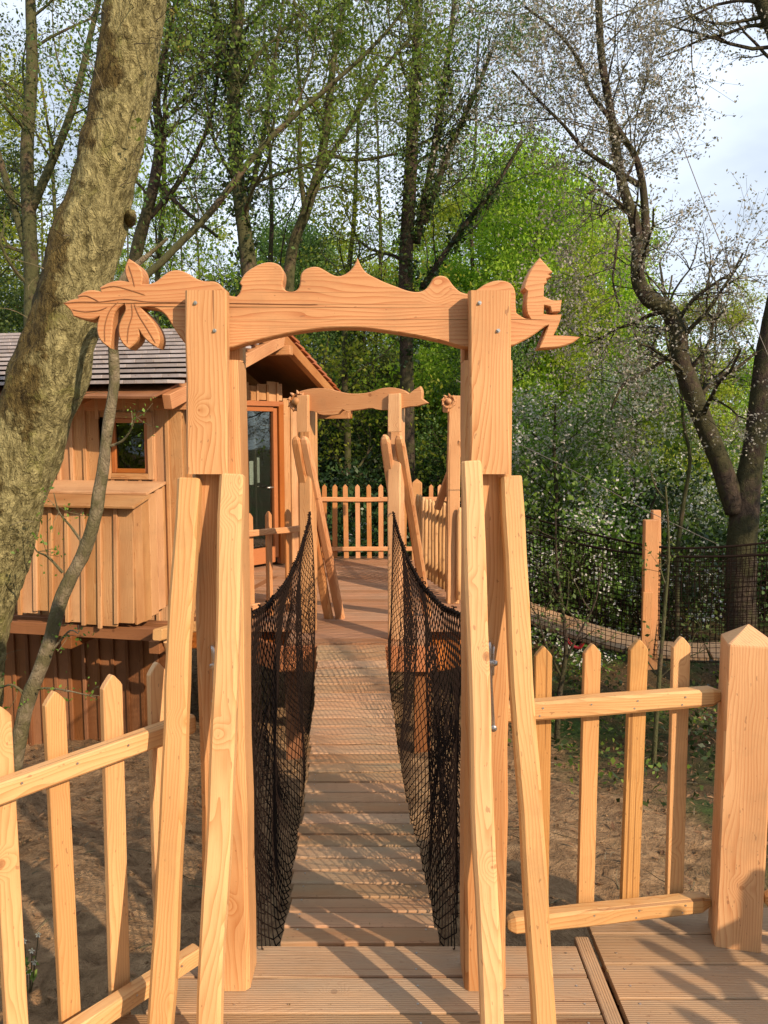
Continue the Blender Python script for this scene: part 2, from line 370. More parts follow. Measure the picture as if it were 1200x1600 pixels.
M['blossom_grey'] = leafmat('blossom_twig', (.15, .14, .12), (.36, .34, .31), .35)
def ground_mat():
    T = NT('forest_floor'); geo = T.n('ShaderNodeNewGeometry'); p = geo.outputs['Position']; x = T.n('ShaderNodeSeparateXYZ'); T.l(p, x.inputs[0])
    n1 = T.noise(p, 1.1, 5, .6); n2 = T.noise(p, 9, 7, .7, .4); n3 = T.noise(p, 60, 3, .6); n4 = T.noise(p, .45, 3, .6)
    soil = T.mix(T.ramp(n2, [(.3, (0, 0, 0)), (.68, (1, 1, 1))]), (.13, .075, .038), (.47, .305, .165)); soil = T.mix(T.math('MULTIPLY', T.math('GREATER_THAN', n3, .66), .5), soil, (.12, .075, .04))
    lit = T.mix(n2, (.035, .028, .014), (.14, .09, .045)); lit = T.mix(T.math('MULTIPLY', T.math('SUBTRACT', n1, .45, clamp=True), 5, clamp=True), lit, T.mix(n3, (.02, .05, .012), (.07, .12, .03)))
    # bare soil around the timber decks, litter and ivy farther off and to the right
    d = T.math('ADD', T.math('ADD', x.outputs[0], T.math('MULTIPLY', x.outputs[1], .1)), T.math('MULTIPLY', T.math('MAXIMUM', T.math('SUBTRACT', x.outputs[1], 7), 0), .6))
    m = T.math('MULTIPLY', T.math('ADD', T.math('SUBTRACT', d, 1.9), T.math('MULTIPLY', T.math('SUBTRACT', n1, .5), 2.2)), 1.3, clamp=True)
    T.set(Base_Color=T.mix(m, soil, lit), Roughness=.92); T.b.inputs['Specular IOR Level'].default_value = .15
    T.bump(T.math('ADD', n2, T.math('MULTIPLY', n3, .3)), 1.0, .09); return T.m
M['ground'] = ground_mat()
# ------------------------------------------------------------ ground
def gz(x, y):
    z = -.44 - .17 * max(0, min(y, 8) - 3.1) - .03 * max(0, min(y, 14) - 8)
    z += -.10 * max(0, min(x - .5, 4)) - .10 * max(0, min(-x - 1.6, 3))
    if y > 18: z += .055 * (y - 18)
    k = min(1, max(0, (y - 1) / 4)); return z + k * (.10 * math.sin(x * 1.1 + .6 * y) * math.cos(y * .8)) + .035 * math.sin(2.7 * x - 1.9 * y) + .02 * math.sin(7 * x + 5 * y)
from mathutils import noise as mnz
def build_ground():
    xs = sorted(set([-120, -90, -70, -55, -45, -36, -30, -25, -21, -18, -15, -13, -11, -9.5, -8, -7] + [round(-6 + .075 * i, 3) for i in range(0, 155)] + [6, 7, 8, 9.5, 11, 13, 15, 18, 21, 25, 30, 36, 45, 55, 70, 90, 120]))
    ys = sorted(set([-60, -40, -28, -20, -14, -10, -7, -5, -3.5, -2, -1, 0] + [round(.5 + .075 * i, 3) for i in range(0, 150)] + [12, 13, 14, 15, 16.5, 18, 20, 22, 25, 28, 32, 37, 43, 50, 60, 75, 95, 130, 200, 400]))
    vs = []; 
    for y in ys:
        for x in xs:
            k = 1 if (-6 < x < 6 and 0 < y < 12) else 0
            z = gz(x, min(y, 90)) + (k * (NP.normal() * .007 + .035 * mnz.noise(V((x * 3, y * 3, 1))) + .03 * mnz.noise(V((x * 8, y * 8, 4)))))
            vs.append((x, y, z))
    nx = len(xs); fs = [(j * nx + i, j * nx + i + 1, (j + 1) * nx + i + 1, (j + 1) * nx + i) for j in range(len(ys) - 1) for i in range(nx - 1)]
    mb = MB(); mb.add(vs, fs, vs); o = mb.build('ground', M['ground'], None, True); tag(o, 'sandy soil and dark leaf litter of the forest floor under the decks', None, None, 'structure'); return o
build_ground()
# clods, stones on the soil near the decks
mb = MB()
for i in range(2600):
    x = rnd(-4, 4.5); y = rnd(1.6, 9); s = rnd(.004, .018) * (1 if random.random() < .93 else 2)
    c = V((x, y, gz(x, y) + s * .3)); vs = [c + V((rnd(.6, 1.2) * a, rnd(.6, 1.2) * b, rnd(.4, .9) * d)) * s for a, b, d in ((1, 0, 0), (-1, 0, 0), (0, 1, 0), (0, -1, 0), (0, 0, 1), (0, 0, -1))]
    mb.add(vs, [(0, 2, 4), (2, 1, 4), (1, 3, 4), (3, 0, 4), (2, 0, 5), (1, 2, 5), (3, 1, 5), (0, 3, 5)], vs)
tag(mb.build('loose_soil_clods', M['ground'], None, True), 'loose clods and small stones scattered over the bare soil', None, None, 'stuff')
# ------------------------------------------------------------ near platform (deck)
FL0 = V((-.56, 2.19, 0)); FLD = V((-.62, -.785, 0)).normalized()     # left fence line
def leftx(y): return FL0.x + FLD.x * (y - FL0.y) / FLD.y - .03
deck = thing('timber_platform', 'brown grooved timber deck in the foreground in front of the net bridge', 'deck', (0, 1.2, 0))
bw = .145; y = 2.315; mb = MB(); i = 0
while y > -1.9:
    y0 = y - bw + .006; yc = (y + y0) / 2
    xl = leftx(yc) if yc < FL0.y else -.62
    xl = max(xl, -2.4)
    stick(mb, (xl, yc, -.014), (.600, yc, -.014), bw - .006, .027, V((0, 1, 0)), .003, 1, 0, .002)
    y -= bw
mb.build('decking', M['plank'], deck)
mb = MB(); y = 2.52
while y > -1.9:
    yc = y - bw / 2; xr = 2.9
    stick(mb, (.668, yc, -.014), (xr, yc, -.014), bw - .006, .027, V((0, 1, 0)), .003, 1, 0, .002)
    y -= bw
o = mb.build('decking', M['plank'], deck); o['label'] = 'right hand field of deck boards beyond the lengthwise strip'
mb = MB(); stick(mb, (.628, -1.9, -.012), (.628, 2.36, -.012), .045, .028, V((1, 0, 0)), .003)
o = mb.build('border_strip', M['plank'], deck); o['label'] = 'narrow lengthwise deck strip'
mb = MB()
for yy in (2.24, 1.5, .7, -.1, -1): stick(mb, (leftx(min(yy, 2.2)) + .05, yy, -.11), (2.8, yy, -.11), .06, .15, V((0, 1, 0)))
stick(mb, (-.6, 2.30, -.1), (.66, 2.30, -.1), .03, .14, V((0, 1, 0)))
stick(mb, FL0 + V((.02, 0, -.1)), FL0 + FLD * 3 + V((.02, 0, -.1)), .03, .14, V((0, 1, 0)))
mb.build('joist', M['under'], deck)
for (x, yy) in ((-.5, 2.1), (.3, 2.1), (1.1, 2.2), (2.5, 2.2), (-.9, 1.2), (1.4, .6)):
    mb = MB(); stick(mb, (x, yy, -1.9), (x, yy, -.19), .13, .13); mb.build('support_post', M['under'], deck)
# ------------------------------------------------------------ near gateway
YB = 2.125
def cut(zx, scale, ox, oy): return [(ox + a / scale, oy + b / scale) for a, b in zx]
z8 = lambda L: cut(L, 2.857, 80, 380); z1 = lambda L: cut(L, 2, 0, 380); z2 = lambda L: cut(L, 2, 600, 380)
outl = z8([(52, 268), (85, 252), (118, 246), (116, 234), (148, 213), (185, 207), (222, 216), (216, 197), (250, 177), (298, 164), (345, 172), (333, 150), (326, 118), (333, 90), (345, 68), (378, 88), (402, 115), (409, 150), (403, 182), (432, 184), (468, 172), (496, 146), (528, 123), (565, 118), (606, 130), (645, 158), (685, 171), (728, 168), (756, 184), (774, 212), (790, 234), (826, 238), (842, 222), (850, 190)])
outl += z1([(748, 125), (762, 95), (790, 75), (820, 61), (850, 58), (876, 68), (887, 88), (886, 112), (881, 132), (890, 147), (905, 152), (923, 150), (935, 138), (938, 118), (939, 96), (955, 78), (990, 71), (1015, 84), (1040, 100), (1062, 104), (1088, 92), (1106, 72), (1117, 45), (1128, 72), (1145, 94), (1180, 111)])
outl += z2([(0, 121), (40, 136), (80, 151), (112, 153), (134, 142), (145, 124), (154, 108), (178, 99), (200, 108), (214, 130), (236, 152), (264, 160), (290, 146), (318, 126), (350, 115), (385, 118), (404, 132), (412, 155), (411, 190), (414, 218), (440, 236), (458, 236), (446, 222), (443, 190), (447, 150), (437, 140), (444, 112), (462, 75), (487, 44), (504, 64), (528, 90), (514, 97), (525, 104), (508, 112), (509, 124), (501, 128), (499, 165), (528, 180), (556, 177), (551, 214), (523, 216), (519, 199), (501, 194), (499, 220), (520, 224), (556, 222), (548, 252), (530, 288), (575, 289), (614, 293), (590, 313), (545, 326), (484, 329), (500, 290), (514, 256), (500, 262), (470, 286), (430, 308), (396, 324), (330, 328), (262, 326), (235, 322), (200, 310), (150, 298), (80, 284), (0, 273)])
outl += z1([(1150, 266), (1080, 263), (1000, 266), (920, 277), (850, 292), (790, 307), (752, 317), (712, 330), (650, 332), (590, 330), (575, 310), (556, 285), (535, 252), (516, 222), (492, 205), (462, 200), (440, 202), (462, 225), (484, 252), (498, 282), (500, 308), (492, 327), (465, 312), (440, 285), (432, 265), (436, 290), (425, 312), (402, 330), (385, 318), (370, 292), (369, 258), (380, 232), (392, 208), (388, 190), (372, 200), (358, 215), (352, 240), (350, 280), (344, 328), (318, 312), (302, 285), (302, 250), (310, 228), (290, 240), (260, 238), (228, 228), (222, 214), (214, 204)])
def px2(poly, Y, O):
    """pixels of the photograph -> metres in the vertical plane y=Y (origin O)"""
    return [((P(a, b, Y) - O).x, (P(a, b, Y) - O).z) for a, b in poly]
gate = thing('timber_gateway', 'large carved timber gateway with leaf and seated gnome cut-outs over the near bridge end', 'gateway', (-.1, 2.15, 0))
O = V((-.1, YB, 1.8)); mb = MB()
poly = px2(smooth_poly(outl, 2, 48), YB, O)
prism(mb, poly, .062, O + V((0, 0, 0)), V((1, 0, 0)), V((0, 0, 1)), 'x', .003, 1.0, V((.31, .2, .4)))
for k in range(len(mb.v)): # extrude away from camera (+y): ax x ay = -y, so mirror
    v = mb.v[k]; mb.v[k] = (v[0], 2 * YB - v[1], v[2])
mb.f = [tuple(reversed(f)) for f in mb.f]
beam = mb.build('carved_beam', M['larch'], gate); beam['label'] = 'carved top beam with leaves at one end and a seated gnome figure at the other'
# engraved veins: thin dark grooves as slim inlays on the leaves
mb = MB()
def vein(pts, r=.0016):
    tube(mb, spline([P(a, b, YB - .0004) for a, b in pts], 4), [r * .5] + [r] * (4 * (len(pts) - 1) - 1) + [r * .3], 5)
for L in ([(52, 268), (130, 262), (215, 262), (330, 250), (440, 262), (590, 262)], [(118, 240), (160, 236), (215, 262)], [(220, 205), (280, 192), (360, 212), (420, 232)], [(92, 296), (150, 306), (215, 300), (250, 285)], [(345, 100), (362, 150), (372, 195)], [(240, 440), (240, 370), (262, 300), (300, 262)], [(340, 445), (345, 380), (362, 320), (358, 270)], [(465, 445), (430, 385), (390, 320), (370, 270)], [(790, 268), (1000, 272), (1190, 275)]):
    vein(z8(L))
mb.build('engraved_line', M['under'], beam)
def bolt(mb, p, r=.006):
    tube(mb, [p, p + V((0, -.003, 0))], r * 1.6, 10, 1); tube(mb, [p + V((0, -.003, 0)), p + V((0, -.007, 0))], r, 6, 1)
def post(sx0, sx1, sx0t, sx1t, cheek0, cheek1, lean, name):
    """main post with a proud upper cheek that clamps the beam; x extents at foot and top"""
    mb = MB(); sg = V((1, 0, 0)); yf, yb = 2.112, 2.25
    zb = 1.80
    xa, xb = lerp(sx0, sx0t, zb / 1.96), lerp(sx1, sx1t, zb / 1.96)
    n = 9; gs = goff(); tt = rnd(.95, 1.05)
    def lay(z0, z1, ya, ybk, xx0, xx1, xt0, xt1, n=8, wob=.003, ch=.012, gsv=gs):
        pts = []; vs = []; gg = []; 
        for i in range(n + 1):
            t = i / n; z = lerp(z0, z1, t); a = lerp(xx0, xt0, t) + (rnd(-wob, wob) if 0 < i < n else 0); b = lerp(xx1, xt1, t) + (rnd(-wob, wob) if 0 < i < n else 0); c = ch * rnd(.7, 1.3)
            for (x, y) in ((a + c, ya), (b - c, ya), (b, ya + c), (b, ybk - c), (b - c, ybk), (a + c, ybk), (a, ybk - c), (a, ya + c)):
                vs.append((x, y, z)); gg.append((x + gsv.x, y + gsv.y, z + gsv.z))
        fs = [(i * 8 + j, i * 8 + (j + 1) % 8, (i + 1) * 8 + (j + 1) % 8, (i + 1) * 8 + j) for i in range(n) for j in range(8)]
        fs += [tuple(reversed(range(8))), tuple(n * 8 + j for j in range(8))]
        mb.add(vs, fs, gg, tt)
    lay(.001, 1.79, yf, yb, sx0, sx1, xa, xb, 10, .0025)
    lay(1.792, 1.95, YB + .065, yb, xa, xb, sx0t, sx1t, 1, 0, .006)
    lay(1.49, 1.962, yf - .045, yf - .002, cheek0[0], cheek0[1], cheek1[0], cheek1[1], 4, .0015, .005, goff())
    po = mb.build('post', M['post'], gate)
    for (dx, z) in ((.25, 1.93), (.7, 1.86)):
        b = MB(); bolt(b, V((lerp(cheek1[0], cheek1[1], dx), yf - .045, z)), .0032); b.build('bolt', M['steel'], po)
    return po
X = lambda px, z, Y: (px - 600) / FPX * (Y * math.cos(PITCH) + (HC - z) * math.sin(PITCH))
yf = 2.067
post(X(320, 0, 2.112), X(390, 0, 2.112), X(292, 1.95, 2.112), X(369, 1.95, 2.112), (X(291, 1.49, yf), X(355, 1.49, yf)), (X(289, 1.95, yf), X(354, 1.95, yf)), 0, 'L')
post(X(726, 0, 2.112), X(791, 0, 2.112), X(727, 1.95, 2.112), X(803, 1.95, 2.112), (X(734, 1.49, yf), X(797, 1.49, yf)), (X(733, 1.95, yf), X(799, 1.95, yf)), 0, 'R')
def brace(a, b, w, d, m=M['pale'], par=gate, wob=.003, side=V((1, 0, 0)), tint=None):
    mb = MB(); stick(mb, a, b, w, d, side, .008, 14, wob, .004, tint); return mb.build('brace', m, par)
# each brace: top on the post flank (slightly in front), foot on the deck nearer the camera
def bpt(px, py, Y): return P(px, py, Y)
brace(bpt(297, 748, 2.10), V((X(246, 0, 1.80), 1.80, -.005)), .060, .05)
brace(bpt(366, 742, 2.09), V((X(326, 0, 1.82), 1.82, -.005)), .062, .05)
brace(bpt(734, 722, 2.09), V((X(772, 0, 1.80), 1.80, -.005)), .055, .055)
brace(bpt(797, 745, 2.10), V((X(853, 0, 1.80), 1.80, -.005)), .057, .055)
# wire rope loops and clamps on the posts
for (x0, y0, x1, y1) in ((333, 1015, 336, 1095), (765, 1010, 771, 1138)):
    mb = MB(); Yp = 2.098
    tube(mb, spline([P(x0 - 2, y0 - 4, 2.12), P(x0, y0, Yp - .006), P(x0 + 2, (y0 + y1) / 2, Yp - .006), P(x1, y1, Yp)], 5), .0055, 8, 1)
    tube(mb, spline([P(x0 + 6, y0 - 2, 2.12), P(x0 + 6, y0 + 6, Yp - .006), P(x0 + 5, y0 + 45, Yp - .006)], 5), .004, 6, 1)
    c = P(x0 + 3, y0 + 26, Yp - .012); stick(mb, c + V((-.014, 0, 0)), c + V((.016, 0, 0)), .016, .012, V((0, 0, 1)), .002); bolt(mb, c + V((.008, -.006, 0)), .004)
    bolt(mb, P(x1, y1, Yp - .005), .006)
    mb.build('wire_rope_anchor', M['steel'], gate, True)
# ------------------------------------------------------------ picket fences
def picket_poly(w, h, r=.0):
    a = w / 2; return [(-a, 0), (a, 0), (a, h - a * 1.15), (a * .78, h - a * .8), (a * .22, h - .004), (0, h), (-a * .22, h - .004), (-a * .78, h - a * .8), (-a, h - a * 1.15)]
def fence(name, label, pts_pick, dirv, w=.056, th=.021, rails=(), posts=(), mat='picket', group=None, loc=None):
    f = thing(name, label, 'fence', loc or pts_pick[0][0], group)
    d = V(dirv).normalized()
    for (p, h) in pts_pick:
        mb = MB(); a = R(rnd(-.8, .8)); ay = (V((0, 0, 1)) * math.cos(a) + d * math.sin(a)).normalized(); ax = d * math.cos(a) - V((0, 0, 1)) * math.sin(a)
        prism(mb, picket_poly(w * rnd(.93, 1.07), h), th * rnd(.9, 1.1), p, ax, ay, 'y', .0025, rnd(.80, 1.14)); mb.build('picket', M[mat], f)
    for (a, b, ww, dd, rnded) in rails:
        sc_ = MB(); a_ = V(a); b_ = V(b); dr = (b_ - a_).normalized(); nn_ = V((dr.y, -dr.x, 0)); nn_ = nn_ if nn_.dot(V((0, -1, 0))) > 0 else -nn_
        for (p, h) in pts_pick:
            tq = (p - a_).dot(dr)
            if 0 < tq < (b_ - a_).length:
                q = a_ + dr * tq + nn_ * (dd / 2)
                for e_ in (-.012, .012): tube(sc_, [q + V((e_ * .4, 0, e_)), q + V((e_ * .4, 0, e_)) + nn_ * .0012], .0032, 7, 1)
        if sc_.v: so_ = sc_.build('screw_heads', M['steel'], f); so_['kind'] = 'stuff'
        mb = MB()
        if rnded:
            a = V(a); b = V(b); pts = [lerp(a, b, t) for t in (0, .012, .035, .2, .4, .6, .8, .95, .975, 1)]
            sweep(mb, pts, rect(ww, dd, .008), V((0, 0, 1)), None, None, True, [.5, .72, .97, 1, 1.04, 1, .98, .96, .72, .5])
        else: stick(mb, a, b, ww, dd, V((0, 0, 1)), .006, 8, .002)
        mb.build('rail', M['larch' if mat == 'larch' else 'pale'], f)
    for (p, wd, h, rot) in posts:
        mb = MB(); gs = goff(); c = V(p); cs, sn = math.cos(rot), math.sin(rot); k = wd / 2; chm = .006; vs = []; gg = []
        for z, s in ((0, 1), (h * .3, 1), (h * .7, 1.0), (h - .055, 1), (h - .05, .985), (h, .03)):
            for (x, y) in rect(wd * s, wd * s, chm * s): vs.append(c + V((x * cs - y * sn, x * sn + y * cs, z))); gg.append((x + gs.x, y + gs.y, z + gs.z))
        fs = [(i * 8 + j, i * 8 + (j + 1) % 8, (i + 1) * 8 + (j + 1) % 8, (i + 1) * 8 + j) for i in range(5) for j in range(8)] + [tuple(40 + j for j in range(8))]
        mb.add(vs, fs, gg, rt()); mb.build('fence_post', M['post'], f)
    return f
# left near fence
tp = [(242, 1034), (169, 1054), (90, 1077), (4, 1100), (-85, 1128)]
pk = []; fn = V((FLD.y, -FLD.x, 0))   # outward (away from deck): pick the sign pointing left/away
if fn.x > 0: fn = -fn
base = FL0 + fn * .035
def on_line(px, B, D):
    k = (px - 600) / FPX; # x = k*(y*cos + (HC-z)*sin) with z ~ .8
    c0 = k * (HC - .75) * math.sin(PITCH); c = k * math.cos(PITCH)
    t = (c * B.y + c0 - B.x) / (D.x - c * D.y); return B + D * t
for (px, py) in tp:
    q = on_line(px, base, FLD); d = ray(px, py); zt = HC + d.z * (q.y / d.y); pk.append((V((q.x, q.y, -.06)), zt + .06))
FE = FL0 + FLD * 2.2
def rail_pts(pxa, pya, pxb, pyb, B, D):
    a = on_line(pxa, B, D); b = on_line(pxb, B, D); da = ray(pxa, pya); db = ray(pxb, pyb)
    return V((a.x, a.y, HC + da.z * a.y / da.y)), V((b.x, b.y, HC + db.z * b.y / db.y))
fi = FL0 - fn * .03
a, b = rail_pts(300, 1130, -40, 1250, fi, FLD); ext = b + (b - a).normalized() * .9
a2, b2 = rail_pts(318, 1468, 100, 1597, fi, FLD); ext2 = b2 + (b2 - a2).normalized() * 1.2
a2 = V((a.x, a.y, .085)); b2 = V((ext.x, ext.y, .085)); zr = (a.z + b.z) / 2; a.z = b.z = ext.z = zr
pk2 = []
for i, (p, h) in enumerate(pk): pk2.append((p, h))
last = pk[-1][0]
for i in range(1, 6): pk2.append((last + FLD * .145 * i, .99))
fence('picket_fence', 'pale picket fence with pointed slats on the left edge of the near deck', pk2, -FLD, rails=((a, ext, .052, .042, False), (a2, b2, .052, .045, False)), loc=FL0)
# right near fence up to the big square post
RF0 = V((.40, 2.37, 0)); RF1 = V((1.10, 2.44, 0)); RD = (RF1 - RF0).normalized(); pk = []
for (px, py) in ((848, 1008), (921, 1004), (991, 997), (1063, 993)):
    q = on_line(px, RF0 + V((0, .025, 0)), RD); d = ray(px, py); zt = HC + d.z * (q.y / d.y); pk.append((V((q.x, q.y, .03)), zt - .03))
yr = -.035
a, b = rail_pts(778, 1113, 1126, 1086, RF0 + V((0, yr, 0)), RD); c, e = rail_pts(798, 1443, 1122, 1408, RF0 + V((0, yr, 0)), RD)
PB = V((1.115, 2.36, 0))
fence('picket_fence', 'four pointed pickets between the gateway and the large square post on the right', pk, RD,
      rails=((a, b, .058, .05, True), (c, e, .056, .05, True)), posts=(((PB), .135, 1.015, R(-14)),), loc=RF0)
# its continuation past the big post, turning back along the deck (casts the stripes on the boards)
pk = []; A = V((1.30, 2.36, 0)); B = V((1.95, 2.22, 0)); D2 = (B - A).normalized()
for i in range(5): pk.append((A + D2 * (i * .145) + V((0, 0, .03)), .93))
fence('picket_fence', 'picket fence running off the right edge past the large square post', pk, D2, rails=((V((1.19, 2.33, .77)), B + V((0, -.03, .77)), .058, .05, True), (V((1.19, 2.33, .15)), B + V((0, -.03, .15)), .056, .05, True)), posts=((B + D2 * .03, .12, 1.0, R(-25)),), loc=A)
pk = []; A = V((2.0, 2.06, 0)); B = V((2.0, -1.6, 0))
for i in range(25): pk.append((A + V((0, -.145 * i, .03)), .93))
fence('picket_fence', 'picket fence along the far right side of the near deck, its shadow striping the boards', pk, V((0, -1, 0)), rails=((A + V((-.03, 0, .77)), B + V((-.03, 0, .77)), .058, .05, False), (A + V((-.03, 0, .15)), B + V((-.03, 0, .15)), .056, .05, False)), loc=A)
# ------------------------------------------------------------ net bridge
BN = V((-.07, 2.335, 0)); BF = V((-.25, 5.86, 0)); 
def bridge_c(t): # centre line
    p = lerp(BN, BF, t); p.z = -.02 - .20 * 4 * t * (1 - t); return p
bridge = thing('net_bridge', 'sagging plank footbridge with black diamond netting leading to the cabin platform', 'footbridge', BN)
mb = MB(); nb = 29; hw = .252
for i in range(nb):
    t0 = i / nb; t1 = (i + 1) / nb; p = bridge_c((t0 + t1) / 2); q0 = bridge_c(t0); q1 = bridge_c(t1); d = (q1 - q0); wd = d.length; d.normalize()
    p = p + V((rnd(-.004, .004), 0, rnd(-.002, .002))); sx = V((1, rnd(-.006, .006), rnd(-.004, .004)))
    hh = hw + rnd(-.006, .006)
    stick(mb, p - sx * hh, p + sx * hh, wd - .014, .030, d, .004, 1, 0, .002)
mb.build('planks', M['bridge'], bridge)
mb = MB()
for s in (-1, 1):
    tube(mb, [bridge_c(t / 12) + V((s * .21, 0, -.03)) for t in range(13)], .009, 8, 1)
mb.build('bearing_cable', M['wire'], bridge, True)
def net_strands(mb, S, Lm, Hm, cw, chh, r, u0=0, u1=1, v0=0, v1=1, step=.5):
    nu = Lm / cw; nv = Hm / chh
    for fam in (1, -1):
        k = int(math.floor(-nv)) - 1
        while k <= nu + nv + 1:
            pts = []; nn = int(nv / step) + 1
            for j in range(nn + 1):
                v = j * step; u = k + fam * v * 1.0 + (nv if False else 0)
                if fam == -1: u = k - v + 0
                uu = u / nu; vv = v / nv
                if uu < u0 - 1e-6 or uu > u1 + 1e-6 or vv < v0 or vv > v1 + 1e-6:
                    if len(pts) > 1: tube(mb, pts, r, 3, 1, caps=False)
                    pts = []; continue
                pts.append(S(uu, vv))
            if len(pts) > 1: tube(mb, pts, r, 3, 1, caps=False)
            k += 1
def top_z(t, za, zm, zb): return (1 - t) * (1 - 2 * t) * za + 4 * t * (1 - t) * zm + t * (2 * t - 1) * zb
def side_net(s, xn_t, xf_t, xn_b, xf_b):
    def S(u, v):
        Y = lerp(2.30, 5.95, u); zt = top_z(u, 1.05, .875, 1.0); c = bridge_c(min(1, max(0, (Y - BN.y) / (BF.y - BN.y))))
        zb = c.z - .03; z = lerp(zt, zb, min(1, v / .95))
        xt = lerp(xn_t, xf_t, u); xb = lerp(xn_b, xf_b, u); e = math.sin(math.pi * min(1, u * 1.0))
        fold = math.sin(v * 3.1416) * (.03 + .030 * math.sin(u * 17 + v * 3.2) + .010 * math.sin(u * 31 + 5 * v + s)) * min(1, 6 * u) 
        x = lerp(xt, xb, v ** (1.6 + 9 * math.exp(-4 * u))) + s * fold * 1.5 - s * .02 * math.sin(math.pi * v)
        zz = z + .006 * math.sin(u * 17 + v * 5) * math.sin(math.pi * v)
        return V((x, Y + .02 * math.sin(v * 6 + u * 30), zz))
    mb = MB(); net_strands(mb, S, 3.65, 1.06, .066, .050, .0025)
    def S2(u, v):   # surplus netting folded down outside the lower half
        p = S(min(1, u + .02 * math.sin(v * 5)), .34 + .58 * v); lo = .5 + .5 * math.sin(u * 14 + s)
        return p + V((s * (.03 + .05 * math.sin(math.pi * v) * lo), 0, -.05 * (1 - v) * math.sin(u * 9 + 1.2 * s) + .01))
    net_strands(mb, S2, 3.65, .70, .066, .048, .0021, .06, .36 if s > 0 else .22)
    net_strands(mb, S2, 3.65, .70, .066, .048, .0021, .62, .86)
    def S3(u, v):
        vt = .12 + .42 * (.5 + .5 * math.sin(u * 8.5 + s * 1.3)); p = S(u, min(1, vt + (.9 - vt) * v))
        return p + V((s * (.06 + .03 * math.sin(v * 7 + u * 12)), .01, -.01))
    net_strands(mb, S3, 2.2, .75, .055, .042, .0021, .05 if s > 0 else .24, .33 if s > 0 else .40)
    net = mb.build('side_net', M['rope'], bridge)
    net['label'] = 'black diamond netting on the ' + ('left' if s < 0 else 'right') + ' side of the bridge'
    mb = MB(); pts = [S(i / 40, 0) for i in range(41)]; tube(mb, pts, .005, 8, 1)
    for i in range(110):   # lashings and bunched edge loops
        u = rnd(0, 1); p = S(u, 0) + V((rnd(-.008, .008), 0, rnd(-.012, .008))); q = p + V((rnd(-.014, .014), rnd(-.02, .02), rnd(-.02, .012)))
        tube(mb, [p, lerp(p, q, .5) + V((rnd(-.006, .006), 0, .006)), q], rnd(.0018, .004), 4, 1)
    n = 260
    for i in range(n):
        u = i / n; p = S(u, 0); a = i * 1.3; tube(mb, [p + V((math.cos(a) * .008, 0, math.sin(a) * .008 - .004)), S(min(1, u + .4 / n), 0) + V((math.cos(a + 1.3) * .012, 0, math.sin(a + 1.3) * .012 - .004))], .0024, 4, 1)
    mb.build('edge_rope', M['rope'], net, True)
side_net(-1, X(384, 1.05, 2.3), X(485, 1.0, 5.95), X(437, 0, 2.3), X(492, 0, 5.9))
side_net(1, X(727, 1.05, 2.3), X(614, 1.0, 5.95), X(693, 0, 2.3), X(601, 0, 5.9))
# ------------------------------------------------------------ far platform
fp = thing('timber_platform', 'brown timber deck around the cabin at the far end of the net bridge', 'deck', (-.2, 7.8, 0))
mb = MB(); y = 5.875
while y < 9.95:
    xl = -.75 if y < 6.2 else (-1.0 - (y - 6.2) * .9 if y < 6.9 else -1.72)
    xr = .35 if y < 6.2 else .95
    stick(mb, (xl, y + .07, -.014), (xr, y + .07, -.014), .139, .027, V((0, 1, 0)), .003)
    y += .145
mb.build('decking', M['fardeck_shade'], fp)
mb = MB(); stick(mb, (-.8, 5.86, -.12), (.4, 5.86, -.12), .2, .03, V((0, 0, 1))); stick(mb, (-.8, 5.89, -.13), (-1.72, 6.95, -.13), .2, .04, V((0, 0, 1))); stick(mb, (.4, 5.89, -.13), (.95, 6.3, -.13), .2, .04, V((0, 0, 1)))
for yy in (6.5, 7.5, 8.6, 9.7): stick(mb, (-1.7, yy, -.12), (.95, yy, -.12), .18, .08, V((0, 0, 1)))
mb.build('joist', M['red'], fp)
for (x, yy) in ((-.7, 6.0), (.3, 6.0), (-1.5, 7.0), (.85, 6.9), (.85, 9.6), (-.6, 9.6)):
    mb = MB(); stick(mb, (x, yy, -2.1), (x, yy, -.21), .13, .13); mb.build('support_post', M['under'], fp)
# ------------------------------------------------------------ far gateway (turned a little clockwise)
TH = R(20); gx = V((math.cos(TH), -math.sin(TH), 0)); gy = V((math.sin(TH), math.cos(TH), 0))
g2 = thing('timber_gateway', 'smaller carved timber gateway at the far end of the net bridge', 'gateway', (-.2, 6.1, 0))
GL = V(((481 - 600) / FPX * 6.25, 6.22, 0)); GR = V(((619 - 600) / FPX * 6.05, 6.0, 0))
gx = (GR - GL).normalized(); gy = V((-gx.y, gx.x, 0))
for c in (GL, GR):
    mb = MB(); stick(mb, c + V((0, 0, .001)), c + V((0, 0, 1.905)), .105, .12, gx, .01, 8, .002, .008); mb.build('post', M['post'], g2)
z6 = lambda L: cut(L, 4, 440, 590)
def planar(poly, O, ax):
    """pixels -> coordinates in the vertical plane through O that contains ax"""
    n = V((-ax.y, ax.x, 0)); out = []
    for a, b in poly:
        d = ray(a, b); t = (O - V((0, 0, HC))).dot(n) / d.dot(n); q = V((0, 0, HC)) + d * t - O; out.append((q.dot(ax), q.z))
    return out
def carved(poly, th, O, ax, mat, par, name, it=1, grain='x'):
    mb = MB(); pl = planar(smooth_poly(poly, it, 55), O, ax); prism(mb, pl, th, O, ax, V((0, 0, 1)), grain, .003)
    az = ax.cross(V((0, 0, 1)))
    for k in range(len(mb.v)):
        v = V(mb.v[k]); mb.v[k] = tuple(v - az * 2 * (v - O).dot(az))
    mb.f = [tuple(reversed(f)) for f in mb.f]
    return mb.build(name, mat, par)
Ob = GL - gy * .125
